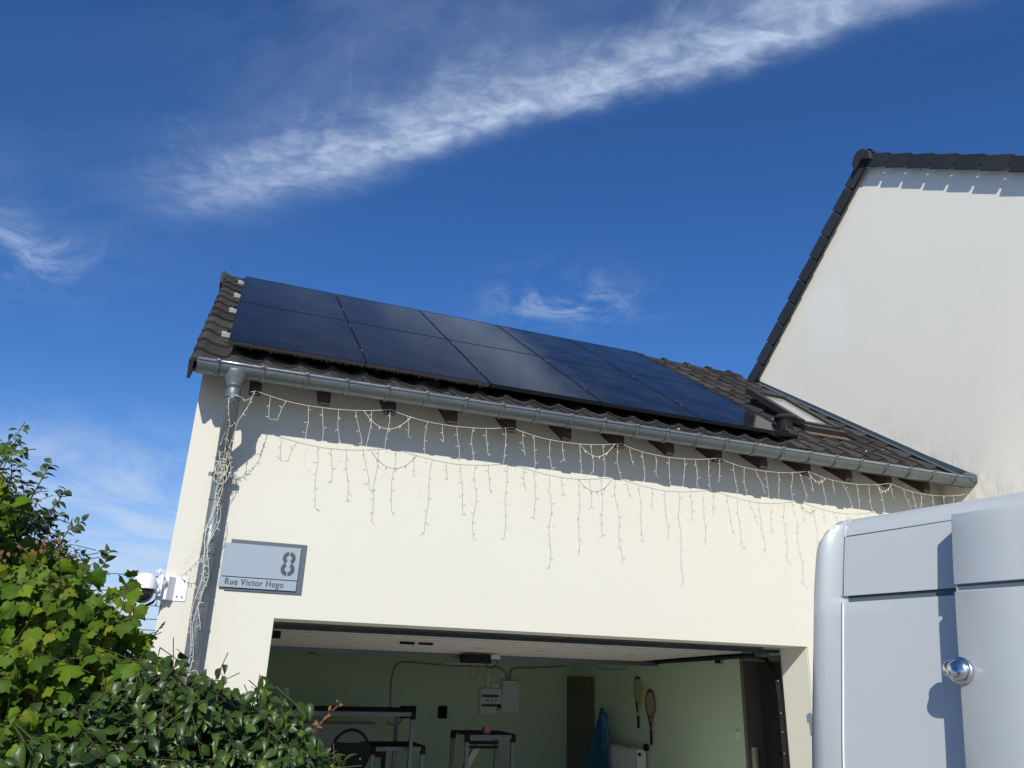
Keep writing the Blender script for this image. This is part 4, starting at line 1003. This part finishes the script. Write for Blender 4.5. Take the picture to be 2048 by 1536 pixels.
def sub(b, faces, smooth):
    used = sorted({i for f in faces for i in f}); mp = {i: k for k, i in enumerate(used)}
    b.add([vs[i] for i in used], [tuple(mp[i] for i in f) for f in faces], smooth)
lo_ = [f for f in fs[:-1] if min(f) < 6*n]; hi_ = [f for f in fs[:-1] if min(f) >= 9*n]; md_ = [f for f in fs[:-1] if 6*n <= min(f) < 9*n]
sub(w, lo_+md_, True); w2_ = MB(); sub(w, hi_, True); sub(w, fs[-1:], False)
vb_ = recalc(w.build('body', M['van'], van)); WM[vb_.name] = Matrix()
w = MB(); sub(w, fdark, False); recalc(w.build('door_rail', M['van_dark'], van))
# sliding door standing proud
w = MB(); s0_, s1_ = SP+.070, 1.95; out = .13; zl = [q[0] for q in LEANP if q[0] < 2.43]; zl = [.42]+[q for q in zl if q > .5]+[2.436]
ss_ = [s0_, s0_+.006, .9, 1.3, s1_-.006, s1_]; vs = []
for z_ in zl:
    for s_ in ss_:
        o_ = out-(.006 if s_ in (s0_, s1_) else 0)-(.004 if z_ == zl[-1] else 0)
        ex_ = 0
        if 2.093 < z_ < 2.123: ex_ = 0
        vs.append(VP(s_, z_, o_))
n = len(ss_); fa = [(j*n+i, j*n+i+1, (j+1)*n+i+1, (j+1)*n+i) for j in range(len(zl)-1) for i in range(n-1)]
kz = zl.index(2.092); sub(w, [f for f in fa if f[0] < kz*n], True); sub(w, [f for f in fa if kz*n <= f[0] < (kz+3)*n], False); sub(w, [f for f in fa if f[0] >= (kz+3)*n], True)
vs = [VP(s0_, z_, out-.006) for z_ in zl]+[VP(s0_+.004, z_, .002) for z_ in zl]; n = len(zl)
w.add(vs, [(i, i+1, n+i+1, n+i) for i in range(n-1)])
vs = [VP(s_, zl[-1], out-.004) for s_ in ss_]+[VP(s_, zl[-1], .002) for s_ in ss_]; n = len(ss_)
w.add(vs, [(i, i+1, n+i+1, n+i) for i in range(n-1)])
sd = w.build('sliding_door', M['van'], van); WM[sd.name] = Matrix()
w = MB(); zr_ = [2.093, 2.123]
w.hexa([VP(s0_+.012, 2.098, out+.0012), VP(s1_, 2.098, out+.0012), VP(s1_, 2.098, out-.01), VP(s0_+.012, 2.098, out-.01), VP(s0_+.012, 2.122, out+.0012), VP(s1_, 2.122, out+.0012), VP(s1_, 2.122, out-.01), VP(s0_+.012, 2.122, out-.01)])
recalc(w.build('moulding', M['van_dark'], sd))
# seams and seals
def seam(pts, rad, m, nm): 
    b = MB(); b.tube(pts, rad, 6, True); return b.build(nm, M[m], van)
seam([VP(.0, z_, .002) for z_ in (.5, 1.15, 1.45, 1.75, 2.02, 2.088)], .0045, 'seal', 'seal')
seam([VP(-.008, z_, .001) for z_ in (.5, 1.15, 1.45, 1.75, 2.02, 2.09)], .0018, 'van_dark', 'seam')
seam([VP(.0, z_, .0005) for z_ in (2.126, 2.25, 2.36, 2.43)], .0028, 'van_dark', 'seam')
seam([VP(.012, 2.432, .0005), VP(.3, 2.434, .0005), VP(SP+.04, 2.438, .0005)], .0026, 'van_dark', 'seam')
seam([VP(.0, 2.43, .001), VP(-.003, 2.485, .0), VP(-.006, 2.53, -.0)], .004, 'seal', 'seam')
# rain gutter rib on the corner pillar
seam([VP(-.075, z_, -.012) for z_ in (.6, 1.2, 1.6, 1.9, 2.0)], .006, 'van', 'pillar_rib')
# chrome puck lock on the door edge
def LF(s_, z_, o_): return VP(s_, z_, out+o_)
zc2 = 1.77
nv = -(INC*math.cos(.18)+V((0, 0, -1))*-math.sin(.18)*-1); nv = (-INC+V((0, 0, .18))).normalized()
Tl = Matrix.Translation(LF(s0_+.014, zc2, 0)) @ nv.to_track_quat('Z', 'Y').to_matrix().to_4x4()
w = MB(); w.lathe([(.0, .0), (.050, .0), (.054, .004), (.054, .018), (.050, .023), (.044, .024)], 28, Tl); w.lathe([(.044, .024), (.040, .034), (.030, .041), (.016, .045), (.0, .046)], 28, Tl); lk = w.build('lock', M['chrome'], sd); WM[lk.name] = Matrix()
w = MB(); Tb = Matrix.Translation(VP(s0_-.046, zc2+.006, .09)) @ nv.to_track_quat('Z', 'Y').to_matrix().to_4x4()
w.lathe([(.0, .0), (.036, .0), (.038, .004), (.036, .018), (.028, .026), (0, .028)], 20, Tb); w.build('lock_base', M['chrome'], lk)
w = MB(); w.lathe([(.012, .028), (.012, .031), (.004, .032)], 14, Tb); w.build('keyhole', M['black_plastic'], lk)
# hinge clasp on the rear edge
ha = math.radians(78); hn = (-SD*math.sin(ha)-INC*math.cos(ha)).normalized(); hz = 1.51
hp = OV+SD*(-.06-VRAD*math.sin(ha))+INC*(VRAD-VRAD*math.cos(ha)+inset(hz)*.55)+V((0, 0, hz))
ht = hn.cross(V((0, 0, 1))).normalized(); TH_ = Matrix(((ht.x, hn.x, 0, hp.x), (ht.y, hn.y, 0, hp.y), (0, 0, 1, hp.z), (0, 0, 0, 1)))
w = MB(); w.box((-.03, -.005, .005), (.03, .022, .045), TH_); w.box((-.022, .0, -.045), (.022, .013, .004), TH_); w.tube([TH_ @ V((0, .018, -.055)), TH_ @ V((0, .018, .05))], .007, 8)
hg = w.build('door_hinge', M['chrome'], van); hg['kind'] = 'stuff'
for s_ in (.95, 4.3):
    for nn in (.12, VW-.12):
        c_ = OV+SD*s_+INC*nn; Tm = Matrix.Translation(V((c_.x, c_.y, .34))) @ INC.to_track_quat('Z', 'Y').to_matrix().to_4x4()
        w = MB(); w.lathe([(.2, -.1), (.33, -.1), (.34, -.06), (.34, .06), (.33, .1), (.2, .1)], 28, Tm); wh = w.build('wheel', M['rubber'], van); WM[wh.name] = Matrix()
        w = MB(); w.lathe([(.02, -.09), (.2, -.085), (.2, .085), (.02, .09)], 20, Tm); w.build('rim', M['grey_steel'], wh)

# ------------------------------------------------------------------ leaves
def lobed(b, T, var, size, fold, k=None):
    out = [(0, 0), (.20, -.06), (.40, .05), (.37, .20), (.55, .38), (.40, .47), (.30, .66), (.15, .72), (0, 1.0)]
    pts = out+[(-x_, y_) for x_, y_ in out[-2:0:-1]]
    allp = pts+[(0, .36)]; vs = []
    for x_, y_ in allp:
        rr_ = math.hypot(x_, y_-.35); z_ = -fold*abs(x_)*.4-.55*fold*rr_*rr_+.07*math.sin(8*x_+4*y_+k*7)
        vs.append(T @ V((x_*size, y_*size, z_*size)))
    n = len(pts)
    b.add(vs, [(i, (i+1) % n, n) for i in range(n)], True, var)
def oval(b, T, var, size, fold, k=0.0):
    prof = [(0, 0), (.20, .14), (.31, .38), (.27, .62), (.13, .84), (0, 1.0)]
    vs = []; 
    for x_, y_ in prof: 
        bend = -fold*.55*y_*y_
        for q in (-1, 0, 1): vs.append(T @ V((q*x_*size, y_*size, (bend+abs(q)*x_*fold*.9)*size)))
    fs = []
    for i in range(len(prof)-1):
        a_ = i*3
        fs += [(a_, a_+1, a_+4, a_+3), (a_+1, a_+2, a_+5, a_+4)]
    b.add(vs, fs, True, var)
def leafT(pos, outd, droop, nrm_bias):
    """y axis of the leaf = outd (petiole->tip), z ~ nrm_bias"""
    yv = (outd+V((0, 0, -droop))).normalized()
    zv = (nrm_bias-yv*nrm_bias.dot(yv)); zv = zv.normalized() if zv.length > .05 else yv.orthogonal().normalized()
    xv = yv.cross(zv)
    return Matrix(((xv.x, yv.x, zv.x, pos.x), (xv.y, yv.y, zv.y, pos.y), (xv.z, yv.z, zv.z, pos.z), (0, 0, 0, 1)))
def rv(s_=1.0): return V((R.gauss(0, s_), R.gauss(0, s_), R.gauss(0, s_)))
def interp(tab, x_):
    if x_ <= tab[0][0]: return tab[0][1]
    for (a_, b_), (c_, d_) in zip(tab, tab[1:]):
        if x_ <= c_: return b_+(d_-b_)*(x_-a_)/(c_-a_)
    return tab[-1][1]
def crown(root, name, tab, x0, x1, y0, y1, zmin, nspr, per, size, fn, m, upn, dro, taper=.5, nobj=150, twig=.16, nclump=95):
    """sprays of leaves filling a hedge-like volume under the height table; depth rounds the top off"""
    leaves = []; stems = MB(); yc, hy = (y0+y1)/2, (y1-y0)/2
    cents = []
    while len(cents) < nclump:
        xx = R.uniform(x0, x1); fy = R.uniform(-1, 1)
        top = interp(tab, xx+abs(fy)*.12)-taper*.30*fy*fy-.035
        if top < zmin: continue
        cents.append((xx, yc+fy*hy, top-(top-zmin)*R.random()**1.35))
    for s_ in range(nspr):
        c_ = cents[R.randrange(nclump)]
        xx, yy, zz = c_[0]+R.gauss(0, .062), c_[1]+R.gauss(0, .055), c_[2]+R.gauss(0, .05)
        fy = (yy-yc)/hy
        lim = interp(tab, xx+abs(fy)*.12)-taper*.30*fy*fy+R.uniform(-.035, .01)
        zz = min(zz, lim)
        if xx > x1+.04: continue
        pos = V((xx, yy, zz))
        od = V((R.gauss(.15, .5), -abs(R.gauss(.5, .5)) if fy < .3 else R.gauss(0, .5), R.gauss(.25, .4))).normalized()
        base_ = pos-od*twig
        stems.tube([base_, base_+od*twig*.6+V((0, 0, .004)), pos], [.0018, .0014, .001], 3, True, False)
        for k in range(per):
            f_ = k/per; p = base_+od*twig*(.25+.75*f_)+rv(.006)
            side = od.cross(V((0, 0, 1))); side = side.normalized() if side.length > .1 else V((1, 0, 0))
            ld = (od*.6+side*(1 if k % 2 else -1)*.9+rv(.3)).normalized()
            nb = (upn+rv(.35)).normalized()
            sz = size*R.uniform(.55, 1.15)*(1-.25*f_)
            pet = p+ld*sz*.35; stems.tube([p, pet], [.0011, .0008], 3, True, False)
            leaves.append((pet, ld, dro*R.uniform(.4, 1.5), nb, sz, R.random()))
    cpos = V((.264, -5.938, 1.7))
    vis = [l for l in leaves if l[0].z > 1.38 and l[0].x > -.45]
    vis.sort(key=lambda l: -l[4]/(l[0]-cpos).length)
    big = set(id(l) for l in vis[:nobj])
    variants = []
    for q in range(5):
        b = MB(); fn(b, Matrix(), 0.0, 1.0, R.uniform(.3, 1.0), R.uniform(0, 1)); me = b.mesh('leaf'); me.materials.append(m); variants.append(me)
    b = MB()
    for l in leaves:
        T = leafT(l[0], l[1], l[2], l[3])
        if id(l) in big: inst('leaf', R.choice(variants), T @ Matrix.Scale(l[4], 4), root)
        else: fn(b, T, l[5]+.001, l[4], R.uniform(.2, 1.1), R.uniform(0, 1))
    o = b.build(name, m, root); o['kind'] = 'stuff'
    o = stems.build('twigs', M['stem'], root); o['kind'] = 'stuff'

UPN = V((-.25, -.55, .8))
vine = empty('lobed_leaf_shrub', (-.6, -3.3, 0), 'tall bright green shrub with lobed leaves at the left edge', 'shrub')
tabA = [(-1.9, 2.45), (-.55, 2.36), (-.40, 2.30), (-.30, 2.20), (-.22, 2.10), (-.12, 2.00), (-.05, 1.92), (.0, 1.86), (.05, 1.80), (.10, 1.74), (.14, 1.60), (.18, 1.45), (.22, 1.2)]
crown(vine, 'foliage', tabA, -.95, .11, -3.75, -2.95, 1.15, 3900, 5, .057, lobed, M['maple'], V((-.30, -1.0, .35)), 1.0, nobj=270)
tr = MB(); 
for q in range(5):
    bx_ = -.75+.13*q; tr.tube([(-.5+.05*q, -3.25, .0), (bx_*.8, -3.3+.05*q, .8), (bx_, -3.3, 1.5), (bx_+.05, -3.3, 1.85)], [.022, .016, .010, .004], 7)
tr.build('stem', M['bark'], vine)
# sparse shoots sticking out of the outline
def shoot(root, pts, rad, leafs, fn, m, size, nm='shoot', up=UPN):
    b = MB(); b.tube([V(p) for p in pts], [rad*(1-.6*i/(len(pts)-1)) for i in range(len(pts))], 5); b.build(nm, M['stem'], root)
    P = [V(p) for p in pts]
    b = MB()
    for k in range(leafs):
        t_ = (k+.5)/leafs*(len(P)-1); i = min(int(t_), len(P)-2); p = P[i].lerp(P[i+1], t_-i)
        dd = (P[i+1]-P[i]).normalized(); side = dd.cross(V((0, 1, .2))).normalized()*(1 if k % 2 else -1)
        ld = (dd*.7+side*.8+rv(.25)).normalized(); T = leafT(p, ld, .25, (up+rv(.4)).normalized())
        fn(b, T, R.random()+.001, size*R.uniform(.7, 1.1), R.uniform(.3, .7), R.random())
    o = b.build('shoot_leaves', m, root); o['kind'] = 'stuff'
back = empty('small_leaf_shrub', (-.7, -2.9, 0), 'dark shrub with small pointed leaves topping the left hedge', 'shrub')
tabB = [(-1.9, 2.55), (-.55, 2.50), (-.42, 2.42), (-.34, 2.36), (-.27, 2.28), (-.18, 2.10), (0, 1.85), (.05, 1.5)]
crown(back, 'foliage', tabB, -.75, -.14, -3.1, -2.75, 1.8, 900, 7, .030, oval, M['small'], UPN, .1, nobj=60, twig=.12)
w = MB(); w.tube([(-.7, -2.9, 0), (-.65, -2.9, 1.2), (-.5, -2.85, 2.0)], [.03, .02, .006], 7); w.build('stem', M['bark'], back)
for p in ([(-.42, -3.1, 2.2), (-.40, -3.1, 2.30), (-.39, -3.1, 2.345)], [(-.33, -3.0, 2.15), (-.30, -3.0, 2.27), (-.285, -3.0, 2.325)], [(-.22, -3.0, 2.0), (-.19, -3.0, 2.1), (-.15, -3.0, 2.14)], [(-.12, -3.0, 1.9), (-.06, -3.0, 2.0), (-.05, -3.0, 2.05)], [(-.28, -3.0, 2.1), (-.235, -3.0, 2.2), (-.225, -3.0, 2.24)]):
    shoot(back, p, .003, 14, oval, M['small'], .034)
for p in ([(-.02, -3.2, 1.85), (.03, -3.2, 1.92), (.055, -3.2, 1.95)], [(.03, -3.2, 1.70), (.10, -3.2, 1.77), (.15, -3.2, 1.79)]):
    shoot(vine, p, .003, 6, lobed, M['maple'], .05)
gs = empty('glossy_leaf_shrub', (.1, -3.5, 0), 'dark glossy oval-leaved shrub in front of the garage wall, bottom left', 'shrub')
tabC = [(-1.4, 1.30), (-.35, 1.44), (-.1, 1.56), (.10, 1.67), (.30, 1.69), (.38, 1.645), (.46, 1.60), (.56, 1.60), (.61, 1.54), (.66, 1.45), (.73, 1.34), (.80, 1.1)]
crown(gs, 'foliage', tabC, -.62, .70, -3.85, -3.30, 1.10, 4300, 6, .042, oval, M['glossy'], V((-.25, -.9, .55)), .5, nobj=280, twig=.12, nclump=210)
w = MB()
for q in range(6): w.tube([(.0+.02*q, -3.5, 0), (-.3+.2*q, -3.5, .7), (-.35+.2*q, -3.5, 1.35)], [.018, .012, .004], 6)
w.build('stem', M['bark'], gs)
for p in ([(.36, -3.5, 1.50), (.425, -3.5, 1.56), (.455, -3.5, 1.63), (.475, -3.5, 1.66)], [(.42, -3.5, 1.50), (.50, -3.5, 1.55), (.55, -3.5, 1.58)], [(.56, -3.5, 1.40), (.64, -3.5, 1.47), (.72, -3.5, 1.45)], [(.60, -3.5, 1.35), (.70, -3.5, 1.41), (.76, -3.5, 1.40)], [(.2, -3.5, 1.58), (.26, -3.5, 1.63), (.3, -3.5, 1.66)]):
    shoot(gs, p, .003, 10, oval, M['glossy'], .044)
b = MB(); P = [V((.60, -3.5, 1.49)), V((.625, -3.5, 1.54)), V((.655, -3.5, 1.575)), V((.685, -3.5, 1.605))]
b.tube(P, .0022, 5)
for k in range(14):
    q = P[1+k % 3]+rv(.007); oval(b, leafT(q, rv().normalized(), .1, UPN), .5, .016 if k else .03, .5)
b.build('dry_flower_stalk', M['brown'], gs)
# reddish dry seed clusters in the lobed shrub
for q in ((-.36, -3.62, 2.18), (-.25, -3.62, 1.95), (-.12, -3.62, 1.98), (-.28, -3.65, 1.72), (-.2, -3.66, 1.60)):
    b = MB()
    for k in range(36): oval(b, leafT(V(q)+V((R.gauss(0, .03), R.gauss(0, .02), R.gauss(0, .014))), rv().normalized(), .3, UPN), R.random()+.01, .014, .5)
    b.build('seed_cluster', M['brown'], vine)['kind'] = 'stuff'

# ------------------------------------------------------------------ far tree and overhead wires
ct = empty('conifer', (-2.35, 45, 0), 'small far conifer seen between the shrubs and the garage corner', 'tree')
w = MB(); w.tube([(-2.35, 45, 0), (-2.35, 45, 2.4)], [.12, .02], 6); w.build('trunk', M['bark'], ct)
b = MB()
for k in range(1500):
    t_ = R.random(); zz = .3+2.35*t_; rad = .75*(1-t_)+.05; a_ = R.uniform(0, 2*PI); rr_ = rad*math.sqrt(R.random())
    q = V((-2.35+rr_*math.cos(a_), 45+rr_*math.sin(a_), zz-.1*rr_)); oval(b, leafT(q, V((math.cos(a_), math.sin(a_), .2)), .3, V((0, 0, 1))), R.random()+.01, .22, .3)
o = b.build('crown', M['needle'], ct); o['kind'] = 'stuff'
pl3 = empty('utility_pole', (-24, 62, 0), 'distant wooden utility pole carrying overhead wires, hidden by the hedge', 'pole')
w = MB(); w.tube([(-24, 62, 0), (-24, 62, 8)], [.15, .1], 8); w.build('pole', M['bark'], pl3)
wires = [(8.3, 'highest'), (5.1, 'middle'), (4.3, 'lowest')]
for zq, nm in wires:
    w = MB(); w.tube([V((-24+i*5, 62, zq-.3*math.sin(PI*i/9))) for i in range(10)], .03, 4)
    tag(w.build('overhead_wire', M['rubber']), f'{nm} of the thin dark overhead wires crossing the far sky', 'wire', 'overhead wires behind the garage')
